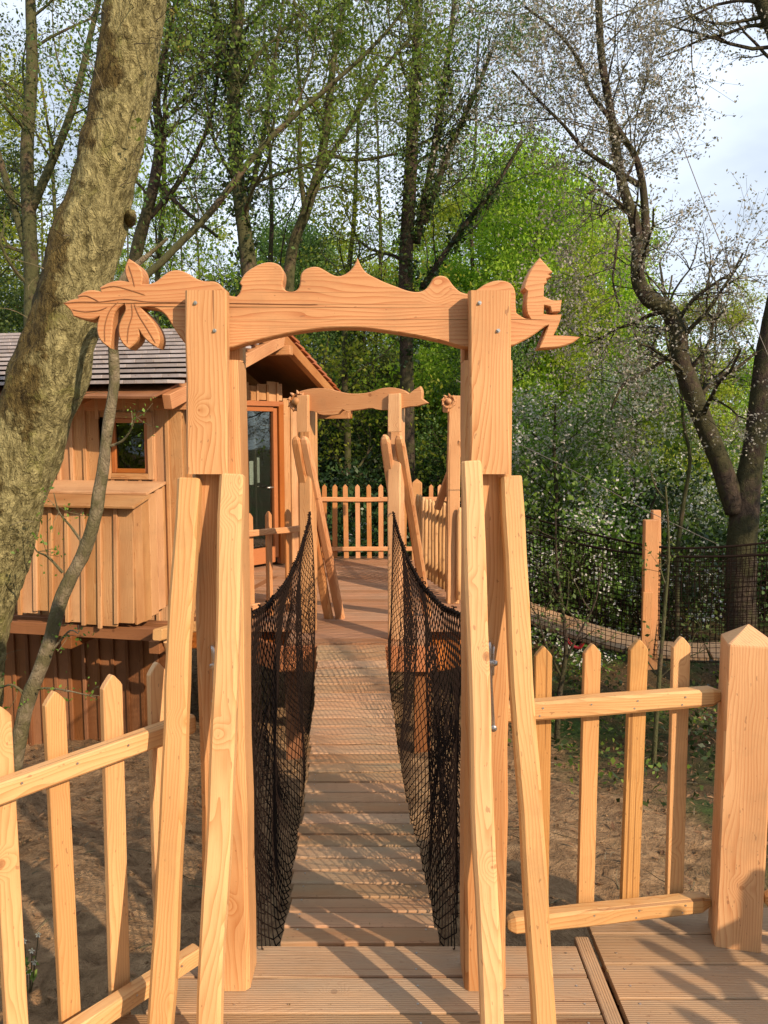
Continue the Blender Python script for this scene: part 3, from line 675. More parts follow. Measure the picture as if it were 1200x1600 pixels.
o = carved(z6([(100, 90), (150, 75), (210, 65), (290, 68), (350, 86), (420, 100), (500, 100), (560, 90), (620, 66), (690, 60), (755, 74), (796, 102), (815, 85), (838, 70), (864, 54), (878, 85), (874, 130), (912, 158), (870, 172), (838, 180), (790, 182), (740, 196), (670, 203), (600, 203), (560, 188), (500, 200), (430, 208), (426, 226), (395, 205), (380, 198), (362, 214), (345, 234), (240, 236), (215, 212), (130, 205), (96, 170), (92, 120)]), .06, Ob, gx, M['larch'], g2, 'carved_beam')
for c in (GL, GR):
    mb = MB(); stick(mb, c - gy * .14 + gx * .03 + V((0, 0, 1.60)), c - gy * .14 + gx * .03 + V((0, 0, 1.88)), .095, .045, gx, .005, 3, .001)
    mb.build('cheek_board', M['post'], g2)
# curled carving at the left end
def curl(center, ax, r, par, mat):
    mb = MB(); ay = V((0, 0, 1)); az = ax.cross(ay)
    for k in range(4):
        rr = r * (1 - k * .22); n = 22; a0 = rnd(0, 3); pts = [center - az * (.012 * k) + ax * (rr * math.cos(a0 + i * 5.0 / n)) + ay * (rr * math.sin(a0 + i * 5.0 / n)) for i in range(n + 1)]
        tube(mb, pts, [r * .08 + r * .10 * math.sin(math.pi * i / n) for i in range(n + 1)], 7, rt())
    for i in range(9):
        a = i / 9 * 6.28; p = center + ax * (r * .85 * math.cos(a)) + ay * (r * .85 * math.sin(a)); q = p + ax * (r * .5 * math.cos(a + .5)) + ay * (r * .5 * math.sin(a + .5))
        tube(mb, [p, lerp(p, q, .5), q], [r * .2, r * .17, r * .05], 7, rt())
    tube(mb, [center + az * .03, center, center - az * .04, center - az * .055], [r * .45, r * .5, r * .3, r * .1], 14, rt())
    return mb.build('carved_head', mat, par, True)
curl(P(464, 627, 6.1) , gx, .065, g2, M['larch'])
for c, pairs in ((GL, (((472, 682), (532, 966)), ((459, 682), (514, 966)))), (GR, (((620, 680), (668, 962)), ((598, 680), (640, 962))))):
    for k, ((ax_, ay_), (bx, by)) in enumerate(pairs):
        top = P(ax_ + 3, ay_, c.y - .16); bot = PZ(bx, by, 0.0)
        mb = MB(); pts = [lerp(top, bot, t) for t in (0, .012, .03, .06, .3, .5, .7, .9, 1)]
        for i in range(4, 8): pts[i] = pts[i] + V((rnd(-.004, .004), 0, rnd(-.004, .004)))
        sweep(mb, pts, rect(.074, .06, .014), gx, None, None, True, [.35, .75, .95, 1, 1, 1, 1, 1, 1]); mb.build('brace', M['larch'], g2)
# third gateway (to the second bridge, half hidden behind the near right post)
g3 = thing('timber_gateway', 'carved gateway half hidden behind the near right post, opening to the second net bridge', 'gateway', (.63, 7.3, 0))
T1 = V((.645, 7.3, 0)); T2 = V((.98, 8.0, 0)); tx = (T2 - T1).normalized()
for c in (T1, T2):
    mb = MB(); stick(mb, c, c + V((0, 0, 1.93)), .115, .12, V((1, 0, 0)), .008, 6, .002); mb.build('post', M['post'], g3)
mb = MB(); stick(mb, T1 - tx * .05 + V((-.07, -.03, 1.84)), T2 + tx * .2 + V((-.07, -.03, 1.84)), .13, .05, V((0, 0, 1)), .01, 8, .004); mb.build('carved_beam', M['larch'], g3)
curl(P(701, 627, 7.15), V((1, 0, 0)), .055, g3, M['larch'])
mb = MB(); stick(mb, P(722, 688, 7.25), P(683, 795, 7.5), .07, .055, V((1, 0, 0)), .008, 5, .002); mb.build('brace', M['larch'], g3)
# ------------------------------------------------------------ far fences and pole gate
pk = []; YF = 9.82
for px in (507, 523.5, 541.3, 559.5, 577.3, 595.2, 613, 631, 671.5, 687, 704): pk.append((V(((px - 600) / FPX * 9.93, YF, .02)), .93))
fence('picket_fence', 'far picket fence seen through the gateway at the back of the cabin deck', pk, V((1, 0, 0)), w=.058, mat='larch', rails=((V((-.95, YF - .03, .765)), V((.95, YF - .03, .765)), .055, .03, False), (V((-.95, YF - .03, .14)), V((.95, YF - .03, .14)), .055, .03, False)), posts=((V(((651 - 600) / FPX * 9.93, YF + .02, 0)), .125, 1.02, 0),), loc=(0, YF, 0))
pk = []
for px, Y in ((391, 6.62), (420, 6.78), (450, 6.95)):
    pk.append((V(((px - 600) / FPX * (Y + .1), Y, -.05)), .97))
fence('picket_fence', 'short picket fence between the far gateway and the cabin door', pk, V((.27, .33, 0)), w=.066, mat='larch', rails=((V((-1.3, 6.4, .75)), V((-.62, 7.05, .75)), .055, .03, False), (V((-1.3, 6.4, .12)), V((-.62, 7.05, .12)), .055, .03, False)), loc=pk[0][0])
pg = thing('pole_gate', 'pale gate of close-set round poles behind the near right post', 'gate', (.5, 7.9, 0))
mb = MB(); A = V((.37, 8.7, 0)); B = V((.70, 7.2, 0)); n = 13
for i in range(n):
    p = lerp(A, B, i / (n - 1)) + V((rnd(-.005, .005), 0, .05)); h = .86 + rnd(-.015, .015)
    pts = [p + V((rnd(-.004, .004), rnd(-.004, .004), h * t)) for t in (0, .3, .6, .9, .97, 1)]
    o = MB(); tube(o, pts, [.024, .026, .025, .024, .02, .01], 9, rt()); o.build('pole', M['pale'], pg, True)
dd = (B - A).normalized(); nrm = V((dd.y, -dd.x, 0)) * .03
for z in (.2, .76):
    o = MB(); stick(o, A + nrm * -1 + V((0, 0, z)), B + nrm * -1 + V((0, 0, z)), .055, .03, V((0, 0, 1))); o.build('rail', M['pale'], pg)
# ------------------------------------------------------------ cabin
CA = V((-1.66, 6.2, 0)); ca = V((-.98, .196, 0)).normalized(); cb = V((.196, .98, 0)).normalized(); Z = V((0, 0, 1))
def cp(s, t, z): return CA + ca * s + cb * t + Z * z
cab = thing('treehouse_cabin', 'wooden treehouse cabin clad in upright boards with a shingle roof', 'cabin', cp(1.5, 2, 0))
ZE, ZR, TR, TT = 1.93, 2.66, 2.35, 4.7
def battens(mb, f, s0, s1, z0f, z1f, bw=.13, nrm=None, skip=None, flare=0):
    """upright boards plus cover battens along a wall; f(s, off, z) -> point"""
    s = s0
    while s < s1 - .02:
        e = min(s + bw, s1); z0 = z0f(s) + rnd(-.02, .02); z1 = z1f((s + e) / 2)
        spans = [(z0, z1)]
        if skip:
            for (a, b, za, zb) in skip:
                if e > a + .01 and s < b - .01: spans = [(z0, za), (zb, z1)]
        for (za_, zb_) in spans:
            if zb_ - za_ > .03:
                c = (s + e) / 2; stick(mb, f(c, .0, za_), f(c, .0, zb_), e - s - .002, .02, f(s1, 0, 0) - f(s0, 0, 0), .002, 1, 0, .001)
                if e < s1 - .02: stick(mb, f(e, -.02, za_ + rnd(-.025, 0)), f(e, -.02, zb_ - .005), .032, .022, f(s1, 0, 0) - f(s0, 0, 0), .003, 1, 0, .001)
        s = e
mb = MB()
win = (1.0 - .62, 1.0 - .3, 1.24, 1.74)
# window position in wall coords from the photograph
wq = []
for px in (178, 230):
    k = (px - 600) / FPX * math.cos(PITCH); q0 = CA + cb * .3; s = (k * q0.y - q0.x) / (ca.x - k * ca.y); wq.append(s)
ws1, ws0 = max(wq), min(wq)
battens(mb, lambda s, o, z: cp(s, .3 + o, z), .06, 4.2, lambda s: .0, lambda s: ZE + .06, .125, skip=[(ws0 - .03, ws1 + .03, 1.245, 1.725)])
mb.build('front_wall', M['clad'], cab)
mb = MB()   # end wall facing the platform
W0 = cp(.06, .3, 0); W1 = V((-1.80, 8.80, 0)); wd_ = (W1 - W0).normalized(); wn_ = V((wd_.y, -wd_.x, 0))
battens(mb, lambda s, o, z: W0 + wd_ * s - wn_ * o + Z * z, .0, (W1 - W0).length, lambda s: -.02, lambda s: ZE + .50 * min(1, (s + .3) / TR), .125)
mb.build('side_wall', M['clad'], cab)
# window
wn = MB(); zc0, zc1 = 1.262, 1.71
def fr(mb, s0, s1, z0, z1, t, w, d):
    stick(mb, cp(s0, t, z0 - w / 2), cp(s0, t, z1 + w / 2), w, d, ca, .003); stick(mb, cp(s1, t, z0 - w / 2), cp(s1, t, z1 + w / 2), w, d, ca, .003)
    stick(mb, cp(s0 + w / 2, t, z1), cp(s1 - w / 2, t, z1), w, d - .004, Z, .003); stick(mb, cp(s0 + w / 2, t, z0), cp(s1 - w / 2, t, z0), w, d - .004, Z, .003)
fr(wn, ws0 - .045, ws1 + .045, zc0 - .03, zc1 + .03, .268, .05, .03)
W = wn.build('window', M['clad'], cab)
f2 = MB(); fr(f2, ws0 + .0, ws1 - .0, zc0 + .015, zc1 - .015, .295, .038, .03); f2.build('frame', M['red'], W)
gl = MB(); stick(gl, cp(ws0 + .01, .305, (zc0 + zc1) / 2), cp(ws1 - .01, .305, (zc0 + zc1) / 2), zc1 - zc0 - .05, .006, Z, .001); gl.build('pane', M['glass'], W)
# projecting bay below the window
bay = MB(); S0, S1, TB = .232, 1.25, -.26
battens(bay, lambda s, o, z: cp(s, TB + o + .05 * (z - .1), z), S0, S1, lambda s: .09 + .1 * (s - S0) + .03 * math.sin(s * 9), lambda s: 1.02, .14)
battens(bay, lambda s, o, z: cp(S0 - o * 1.0, s + .05 * (z - .1) * 0, z) , TB + .03, .30, lambda s: .12 + .03 * math.sin(s * 8), lambda s: 1.03 + .13 * (s - TB) / .55, .12)
bo = bay.build('bay', M['clad'], cab)
lg = MB()
for k, (t0, z0, t1, z1) in enumerate(((TB - .05, 1.03, TB + .24, 1.10), (TB + .2, 1.115, .285, 1.185))):
    a = cp(S0 - .05 + .02 * k, (t0 + t1) / 2, (z0 + z1) / 2); b = cp(S1 + .1, (t0 + t1) / 2, (z0 + z1) / 2)
    stick(lg, a, b, V((0, t1 - t0, z1 - z0)).length, .022, cb * (t1 - t0) + Z * (z1 - z0), .003)
lg.build('ledge', M['clad'], bo)
# lower skirt wall and floor beams
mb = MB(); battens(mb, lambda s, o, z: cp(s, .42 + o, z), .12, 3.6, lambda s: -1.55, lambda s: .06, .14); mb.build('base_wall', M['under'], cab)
mb = MB(); stick(mb, cp(-.02, .1, -.02), cp(3.6, .1, -.02), .14, .08, Z); stick(mb, cp(.0, -.2, .03), cp(3.6, -.2, .03), .1, .07, Z)
for s in (.05, .8, 1.6, 2.4): stick(mb, cp(s, -.3, -.05), cp(s, 2.5, -.05), .1, .09, Z)
mb.build('floor_beam', M['under'], cab)
mb = MB(); stick(mb, P(246, 992, 5.8), P(300, 978, 6.4), .09, .08, Z, .01, 3, .004); stick(mb, P(262, 1000, 5.95), P(275, 1040, 6.2), .07, .06, V((1, 0, 0)), .01, 3, .004); mb.build('beam_end', M['pale'], cab)
# door wall, turned towards the bridge
D0 = V((-1.80, 8.84, 0)); dv = V((.669, .743, 0)); dn = V((-.743, .669, 0))
def dpn(s, o, z): return D0 + dv * s + dn * o + Z * z
def s_at(px):
    k = (px - 600) / FPX * .995; return (k * D0.y - D0.x) / (dv.x - k * dv.y)
sd0, sd1 = s_at(352), s_at(436)
mb = MB(); battens(mb, lambda s, o, z: dpn(s, o, z), sd1 + .06, sd1 + .62, lambda s: 0, lambda s: 2.02 - .15 * (s - sd1), .12)
battens(mb, lambda s, o, z: dpn(s, o - .001, z), sd0, sd1 + .05, lambda s: 1.97, lambda s: 2.16 + .03 * math.sin(s * 11), .15)
stick(mb, dpn(sd0 + .16, -.02, 2.15), dpn(sd0 + .16, -.02, 2.5), .13, .03, dv, .003)
mb.build('door_wall', M['clad'], cab)
mb = MB(); 
for s in (sd0 + .03, sd1): stick(mb, dpn(s, -.01, .02), dpn(s, -.01, 1.93), .075, .08, dv, .004)
stick(mb, dpn(sd0, -.01, 1.93), dpn(sd1 + .04, -.01, 1.93), .06, .078, Z, .004)
DR = mb.build('door', M['red'], cab)
mb = MB(); stick(mb, dpn(sd1 - .075, .0, .1), dpn(sd1 - .075, .0, 1.88), .06, .045, dv, .003); stick(mb, dpn(sd0 + .08, .0, .14), dpn(sd1 - .1, .0, .14), .19, .045, Z, .003); stick(mb, dpn(sd0 + .08, .0, 1.87), dpn(sd1 - .1, .0, 1.87), .06, .045, Z, .003)
mb.build('door_frame', M['red'], DR)
mb = MB(); stick(mb, dpn(sd0 + .08, .012, 1.05), dpn(sd1 - .1, .012, 1.05), 1.6, .006, Z, .001); mb.build('pane', M['glass'], DR)
mb = MB(); p = dpn(sd1 - .16, -.03, .95); tube(mb, [p, p + dn * -.04, p + dn * -.04 - dv * .09], .009, 8); mb.build('handle', M['steel'], DR, True)
# dark room behind
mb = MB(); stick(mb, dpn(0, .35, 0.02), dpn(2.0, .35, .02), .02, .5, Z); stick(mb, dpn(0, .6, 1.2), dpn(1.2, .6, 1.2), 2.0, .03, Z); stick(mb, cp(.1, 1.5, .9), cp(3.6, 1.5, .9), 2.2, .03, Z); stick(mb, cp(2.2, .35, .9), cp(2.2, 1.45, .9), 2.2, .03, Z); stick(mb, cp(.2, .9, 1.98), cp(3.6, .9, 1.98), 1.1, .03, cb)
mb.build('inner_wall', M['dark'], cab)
mb = MB(); q = cp((ws0 + ws1) / 2 + .03, .75, 1.45); stick(mb, q - Z * .1, q + Z * .1, .07, .004, ca, .001); q = dpn(sd1 - .33, .12, 1.12); stick(mb, q - Z * .14, q + Z * .14, .06, .004, dv, .001); q = dpn(sd1 - .24, .10, 1.2); stick(mb, q - Z * .2, q + Z * .1, .035, .004, dv, .001)  # white strips behind the panes stand in for reflections in the glass
mb.build('reflection_sheet', M['white'], cab)
# roof : courses of shingles on the front slope
def roofpt(s, t):
    z = ZE + (ZR - ZE) * (t / TR) if t <= TR else ZR - (ZR - ZE) * ((t - TR) / TR)
    return cp(s - .062 * t, t * 1.0, z)
rf = MB(); nC = 13; sl = V((0, TR, ZR - ZE)); 
up_s = (cb * TR + Z * (ZR - ZE)).normalized(); nrm_s = (Z * TR - cb * (ZR - ZE)).normalized()
for k in range(nC):
    t0 = -.06 + (TR + .06) * k / nC; t1 = t0 + (TR + .06) / nC * 1.35; s = -.02 + rnd(-.01, .01)
    while s < 5.4:
        ln = rnd(.09, .2); a = roofpt(s + ln / 2, t0) + nrm_s * .038; b = roofpt(s + ln / 2, min(t1, TR)) + nrm_s * .012
        if (b - a).length > .04: stick(rf, a + nrm_s * .042, b, ln - rnd(.0, .003), .026, ca, .002, 1, 0, .001, rnd(.8, 1.15))
        s += ln
roof = rf.build('roof', M['shingle'], cab)
rf = MB(); dn_s = (cb * TR - Z * (ZR - ZE)).normalized(); nrm_b = (Z * TR + cb * (ZR - ZE)).normalized()
for k in range(nC):
    t0 = TT + .06 - (TR + .06) * k / nC; t1 = t0 - (TR + .06) / nC * 1.35; s = -.03 + rnd(-.008, .008)
    while s < 2.2:
        ln = rnd(.09, .2); a = roofpt(s + ln / 2, min(t0, TT + .06)) + nrm_b * .038; b = roofpt(s + ln / 2, max(t1, TR)) + nrm_b * .012
        if (b - a).length > .04: stick(rf, a, b, ln - rnd(.002, .006), .026, ca, .002, 1, 0, .001, rnd(.8, 1.15))
        s += ln
rf.build('back_slope', M['redshingle'], roof)
bd = MB()
for (t0, t1, nn) in ((-.04, TR, nrm_s), (TR, TT + .04, nrm_b)):
    a = roofpt(2.7, t0); b = roofpt(2.7, t1); stick(bd, a - nn * .012, b - nn * .012, 5.3, .018, ca, .002)
bd.build('roof_boards', M['under'], roof)
rb = MB()
for s in (.02, .9, 1.8, 2.7):
    stick(rb, roofpt(s, -.05) - nrm_s * .085, roofpt(s, TR) - nrm_s * .085, .06 if s > .1 else .075, .12, ca, .004); stick(rb, roofpt(s, TR) - nrm_b * .085, roofpt(s, TT + .05) - nrm_b * .085, .06 if s > .1 else .075, .12, ca, .004)
rb.build('rafter', M['larch'], cab)
mb = MB()
for t in (0.32, TR, TT - .3): 
    q = roofpt(0, t); stick(mb, V((q.x, q.y, q.z - .2)) - ca * .08, V((q.x, q.y, q.z - .2)) + ca * 5.0, .1, .1, Z, .004)
mb.build('purlin', M['larch'], cab)
# ------------------------------------------------------------ second bridge (right)
B2 = thing('net_bridge', 'long curved plank bridge with fine square netting crossing the wood on the right', 'footbridge', (2.5, 7.3, -.4))
def b2(t):   # t 0..1 from the third gateway towards the right edge
    k = [V((1.15, 8.7, -.22)), V((1.55, 8.3, -.32)), V((1.98, 7.85, -.40)), V((2.52, 7.42, -.46)), V((3.1, 7.2, -.44)), V((3.8, 7.1, -.36)), V((4.7, 7.1, -.2))]
    return k, t
ks = b2(0)[0]; cl = spline(ks, 8); hwid = .27
def frame_at(i):
    a = (cl[min(i + 1, len(cl) - 1)] - cl[max(0, i - 1)]); a.z = 0; a.normalize(); return a, V((-a.y, a.x, 0))
mb = MB(); acc = 0
dist = [0]
for i in range(1, len(cl)): dist.append(dist[-1] + (cl[i] - cl[i - 1]).length)
def at_d(d):
    for i in range(1, len(cl)):
        if dist[i] >= d or i == len(cl) - 1:
            t = (d - dist[i - 1]) / max(1e-6, dist[i] - dist[i - 1]); return lerp(cl[i - 1], cl[i], t), (cl[i] - cl[i - 1]).normalized()
d = .12
while d < dist[-1] - .1:
    p, a = at_d(d); n = V((-a.y, a.x, 0)).normalized(); stick(mb, p - n * hwid, p + n * hwid, .205, .03, a, .004); d += .222
mb.build('planks', M['plank'], B2)
mb = MB()
for s in (-1, 1): tube(mb, [c + V((-frame_at(i)[0].y, frame_at(i)[0].x, 0)) * s * .22 - Z * .03 for i, c in enumerate(cl)], .011, 6)
mb.build('bearing_cable', M['wire'], B2, True)
for s, nm in ((-1, 'near'), (1, 'far')):
    def S(u, v, s=s):
        p, a = at_d(u * dist[-1]); n = V((-a.y, a.x, 0)).normalized(); h = .96 - .0 * u
        return p + n * s * (hwid + .03 + .02 * math.sin(v * 3 + u * 9)) + Z * (h * (1 - v) - .02 + .0)
    mb = MB(); Lb = dist[-1]; cell = .045; nvv = int(.96 / cell)
    for j in range(nvv + 1): tube(mb, [S(i / 60, j / nvv) + Z * rnd(-.003, .003) for i in range(61)], .0035, 3, 1, caps=False)
    for i in range(int(Lb / cell) + 1): tube(mb, [S(min(1, (i + .15 * math.sin(v * 1.3 + i * .3)) * cell / Lb), v / 8) for v in range(9)], .0035, 3, 1, caps=False)
    mb.build('side_net', M['rope'], B2)
    mb = MB(); tube(mb, [S(i / 60, 0) for i in range(61)], .011, 6); mb.build('hand_cable', M['rope'], B2, True)
for (px, y0, y1, s) in ((1017, 812, 1045, -1), (1025, 797, 1020, 1)):
    Yp = 7.42 - s * -.30; mb = MB(); a = P(px, y0, Yp); b = P(px - 3, y1, Yp); stick(mb, a, b, .135 if s < 0 else .085, .07, V((1, 0, 0)), .008, 4, .002)
    if s < 0: stick(mb, P(px - 5, 925, Yp - .05), P(px - 9, 1040, Yp - .05), .09, .03, V((1, 0, 0)), .004)
    mb.build('stanchion', M['larch'], B2)
# ------------------------------------------------------------ vegetation machinery
class Leaves:
    def __init__(s): s.c = []; s.s = []
    def add(s, p, n, spread, size):
        s.c.append(np.array(p)[None, :] + NP.normal(size=(n, 3)) * np.array(spread)); s.s.append(np.full(n, size) * NP.uniform(.6, 1.35, n))
    def build(s, name, mat, parent, asp=.6):
        c = np.concatenate(s.c); sz = np.concatenate(s.s); n = len(c)
        u = NP.normal(size=(n, 3)); u /= np.linalg.norm(u, axis=1)[:, None]; q = NP.normal(size=(n, 3)) + np.array([0, 0, .8]); v = np.cross(u, q); v /= np.linalg.norm(v, axis=1)[:, None] + 1e-9
        u *= (sz * .5)[:, None]; v *= (sz * .5 * asp)[:, None]
        nrm = np.cross(u, v); nrm /= np.linalg.norm(nrm, axis=1)[:, None] + 1e-9; bend = nrm * (sz * .12)[:, None]
        co = np.stack([c - u, c - v * 1.0 + bend, c + u, c + v + bend], 1).reshape(-1, 3)
        me = bpy.data.meshes.new(name); me.vertices.add(4 * n); me.loops.add(4 * n); me.polygons.add(n)
        me.vertices.foreach_set('co', co.astype(np.float32).ravel()); me.loops.foreach_set('vertex_index', np.arange(4 * n, dtype=np.int32))
        me.polygons.foreach_set('loop_start', np.arange(0, 4 * n, 4, dtype=np.int32)); me.polygons.foreach_set('loop_total', np.full(n, 4, dtype=np.int32))
        a = me.attributes.new('tint', 'FLOAT', 'POINT'); a.data.foreach_set('value', np.repeat(NP.uniform(0, 1, n), 4).astype(np.float32))
        me.materials.append(mat); me.update(calc_edges=True)
        o = bpy.data.objects.new(name, me); C.objects.link(o)
        if parent:
            o.parent = parent
            if parent.type == 'EMPTY': o.matrix_parent_inverse = Matrix.Translation(parent.location).inverted()
        return o
def rdir():
    v = V((NP.normal(), NP.normal(), NP.normal())); return v.normalized()
def grow(bark, lv, p, d, L, r, lvl, cfg):
    """recursive limb: cfg = dict(maxl, kids, spread, up, wig, leaf_n, leaf_s, leaf_sp, lenf)"""
    ns = 5 if lvl < cfg['maxl'] else 3; pts = [p.copy()]; dd = d.copy(); nodes = []
    for i in range(ns):
        dd = (dd + rdir() * cfg['wig'] + Z * cfg['up'] * (1 if lvl else .4)).normalized(); p = p + dd * (L / ns); pts.append(p); nodes.append((p.copy(), dd.copy(), (i + 1) / ns))
    rr = [max(.0016, r * (1 - .62 * i / ns)) for i in range(ns + 1)]
    if r > cfg.get('rmin', .003): tube(bark, pts, rr, 7 if r > .05 else (5 if r > .018 else 3), 1, caps=False)
    else: tube(bark, pts, rr, 3, 1, caps=False)
    if lvl >= cfg['maxl'] - cfg.get('leafy', 1) and cfg['leaf_n']:
        for (q, e, t) in nodes: lv.add(q, cfg['leaf_n'], cfg['leaf_sp'], cfg['leaf_s'])
    if lvl < cfg['maxl']:
        for k in range(cfg['kids'][lvl]):
            t = rnd(.25, 1.0); i = min(ns - 1, int(t * ns)); q, e, _ = nodes[i]
            side = rdir(); side = (side - e * side.dot(e)).normalized(); nd = (e * rnd(.5, 1) + side * cfg['spread'] * rnd(.6, 1.2)).normalized()
            grow(bark, lv, q, nd, L * cfg['lenf'] * rnd(.7, 1.15), rr[i + 1] * rnd(.5, .75), lvl + 1, cfg)
def cfg(**k):
    c = dict(maxl=3, kids=(6, 5, 4), spread=.9, up=.06, wig=.22, leaf_n=3, leaf_s=.07, leaf_sp=(.12, .12, .1), lenf=.58, leafy=1); c.update(k); return c
def hero_path(kp, Y, n=6):
    """[(px, py, width_px)] at depth Y (or with own Y as 4th) -> smooth points, radii"""
    pts = []; rs = []
    for k in kp:
        yy = k[3] if len(k) > 3 else Y; pts.append(P(k[0], k[1], yy)); rs.append(k[2] / 2 / FPX * yy)
    sp = spline(pts, n); rr = [float(np.interp(i / n, range(len(rs)), rs)) for i in range(len(sp))]; return sp, rr
def organic(mb, pts, rr, n=20, amp=.06, tint=1, freq=3.0):
    """trunk with bulges and furrows"""
    from mathutils import noise as mn
    m0 = len(mb.v); tube(mb, pts, rr, n, tint, caps=True)
    m = len(pts)
    for i in range(m):
        c = pts[i]
        for j in range(n):
            k = m0 + i * n + j; v = V(mb.v[k]); d = v - c; f = mn.noise(V((v.x * freq * 2, v.y * freq * 2, v.z * freq))) + .5 * mn.noise(v * freq * 4)
            mb.v[k] = tuple(c + d * (1 + amp * 1.6 * f))
# ---- leaning mossy trunk on the left
t = thing('leaning_tree', 'thick mossy grey-green tree trunk leaning in front of the cabin roof', 'tree', (-2.2, 4.6, gz(-2.2, 4.6)))
sp, rr = hero_path([(-105, 1500, 150), (-75, 1250, 140), (-45, 1000, 132), (8, 800, 130), (72, 600, 134), (124, 420, 122), (170, 250, 108), (196, 120, 102), (212, 0, 104), (232, -160, 100), (262, -400, 92)], 4.4, 22); rr = [q_ * .82 for q_ in rr]
mb = MB(); organic(mb, sp, rr, 56, .085, 1, 3.6)
for (px, py, s) in ((206, 334, .030), (105, 505, .03)):   # knots / burrs
    c = P(px, py, 4.36); pts = [c + V((-.06, .12, 0)), c + V((-.02, .04, 0)), c + V((0, 0, 0)), c + V((.02, -.025, .005))]; tube(mb, pts, [s * 1.5, s * 1.1, s * .7, s * .25], 10, 1)
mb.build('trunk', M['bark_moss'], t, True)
mb = MB(); lv = Leaves()
for i in range(46):
    k = random.randrange(int(len(sp) * .15), int(len(sp) * .95)); a = rnd(0, 6.28); p = sp[k] + V((math.cos(a) * rr[k], -abs(math.sin(a)) * rr[k], 0))
    d = V((math.cos(a), -.5, rnd(-.3, .6))).normalized(); q = p + d * .04; pts = [p]
    for j in range(4): d = (d + rdir() * .5).normalized(); pts.append(pts[-1] + d * rnd(.03, .07))
    tube(mb, pts, [.003, .0025, .002, .0015, .001], 3, 1, caps=False)
    if random.random() < .35: lv.add(pts[-1], 5, (.03, .03, .03), .03)
mb.build('twig', M['bark_thin'], t); lv.build('leaves', M['leaf_spring'], t)
M['moss'] = leafmat('moss_tuft', (.05, .038, .012), (.20, .17, .045), .1, .9)
lv = Leaves(); tr_me = t.children[0].data; nv_ = len(tr_me.vertices); vn_ = [v_.co.copy() for v_ in tr_me.vertices]
for i_ in range(0, nv_):
    v_ = vn_[i_]; f_ = mnz.noise(v_ * 2.3 + V((5, 0, 0))) + .4 * mnz.noise(v_ * 9)
    ax_c = tr_me.vertices[i_].normal
    if f_ - .22 * ax_c.x > .14 and ax_c.y < .5:
        lv.add(tuple(v_), 4, (.012, .008, .02), .016)
lv.build('moss', M['moss'], t)
# ---- thin crooked stem
t = thing('crooked_sapling', 'thin crooked grey stem bending up in front of the cabin window to the carved leaves', 'sapling', (-1.9, 4.0, gz(-1.9, 4.0)))
sp, rr = hero_path([(-10, 1420, 34), (15, 1250, 32), (40, 1110, 29), (72, 1020, 27), (98, 930, 27), (140, 840, 25), (158, 750, 23), (168, 670, 20), (178, 600, 19), (176, 520, 18), (180, 470, 16), (196, 430, 13), (230, 400, 9), (262, 372, 5)], 4.0, 6); rr = [q_ * .82 for q_ in rr]
mb = MB(); organic(mb, sp, rr, 14, .10, 1, 7); tr_ = mb.build('trunk', M['bark_thin'], t, True)
mb = MB(); lv = Leaves()
for (a, b, c, d_) in (((98, 895), (75, 870), (58, 862), (52, 850)), ((130, 850), (110, 822), (92, 800), (84, 770)), ((45, 1090), (20, 1070), (0, 1075), (-20, 1080)), ((70, 1030), (95, 1000), (110, 985), (122, 990)), ((40, 1080), (70, 1075), (110, 1080), (150, 1090)), ((160, 700), (190, 690), (205, 670), (212, 650))):
    pts = spline([P(a[0], a[1], 4.0), P(b[0], b[1], 3.98), P(c[0], c[1], 3.95), P(d_[0], d_[1], 3.92)], 3); tube(mb, pts, [.007 * (1 - i / len(pts)) + .0015 for i in range(len(pts))], 5, 1, caps=False)
    for p in pts[3:]: lv.add(p, 3, (.04, .04, .04), .022)
    for k in range(4):
        q = random.choice(pts[2:]); e = q + rdir() * .12; tube(mb, [q, lerp(q, e, .5) + rdir() * .01, e], .0015, 3, 1, caps=False); lv.add(e, 4, (.02, .02, .02), .022)
mb.build('twig', M['bark_thin'], t); lv.build('leaves', M['leaf_spring'], t)
# ---- white flowering twig low on the left
t = thing('flowering_twig', 'little twig with white star flowers behind the left pickets near the ground', 'plant', P(52, 1530, 2.9))
mb = MB(); lv = Leaves(); q0 = P(40, 1590, 2.75)
for (px, py) in ((50, 1485), (54, 1503), (46, 1518), (38, 1470), (60, 1460)):
    fl = MB(); p = P(px, py, 2.7); tube(mb, [q0, lerp(q0, p, .5) + V((.01, 0, .02)), p], .0018, 4, 1, caps=False); lv.add(lerp(q0, p, .8), 2, (.02, .02, .02), .035)
    for k in range(5):
        a = k * 1.257 + rnd(0, .4); e = V((math.cos(a), -.25, math.sin(a))) * .013; s_ = V((-math.sin(a), 0, math.cos(a))) * .0035; fl.add([p, p + e * .6 + s_, p + e, p + e * .6 - s_], [(0, 1, 2, 3)], [p] * 4)
    fl.build('flower', M['blossom'], t)
mb.build('stem', M['bark_thin'], t); lv.build('leaves', M['leaf_spring'], t)
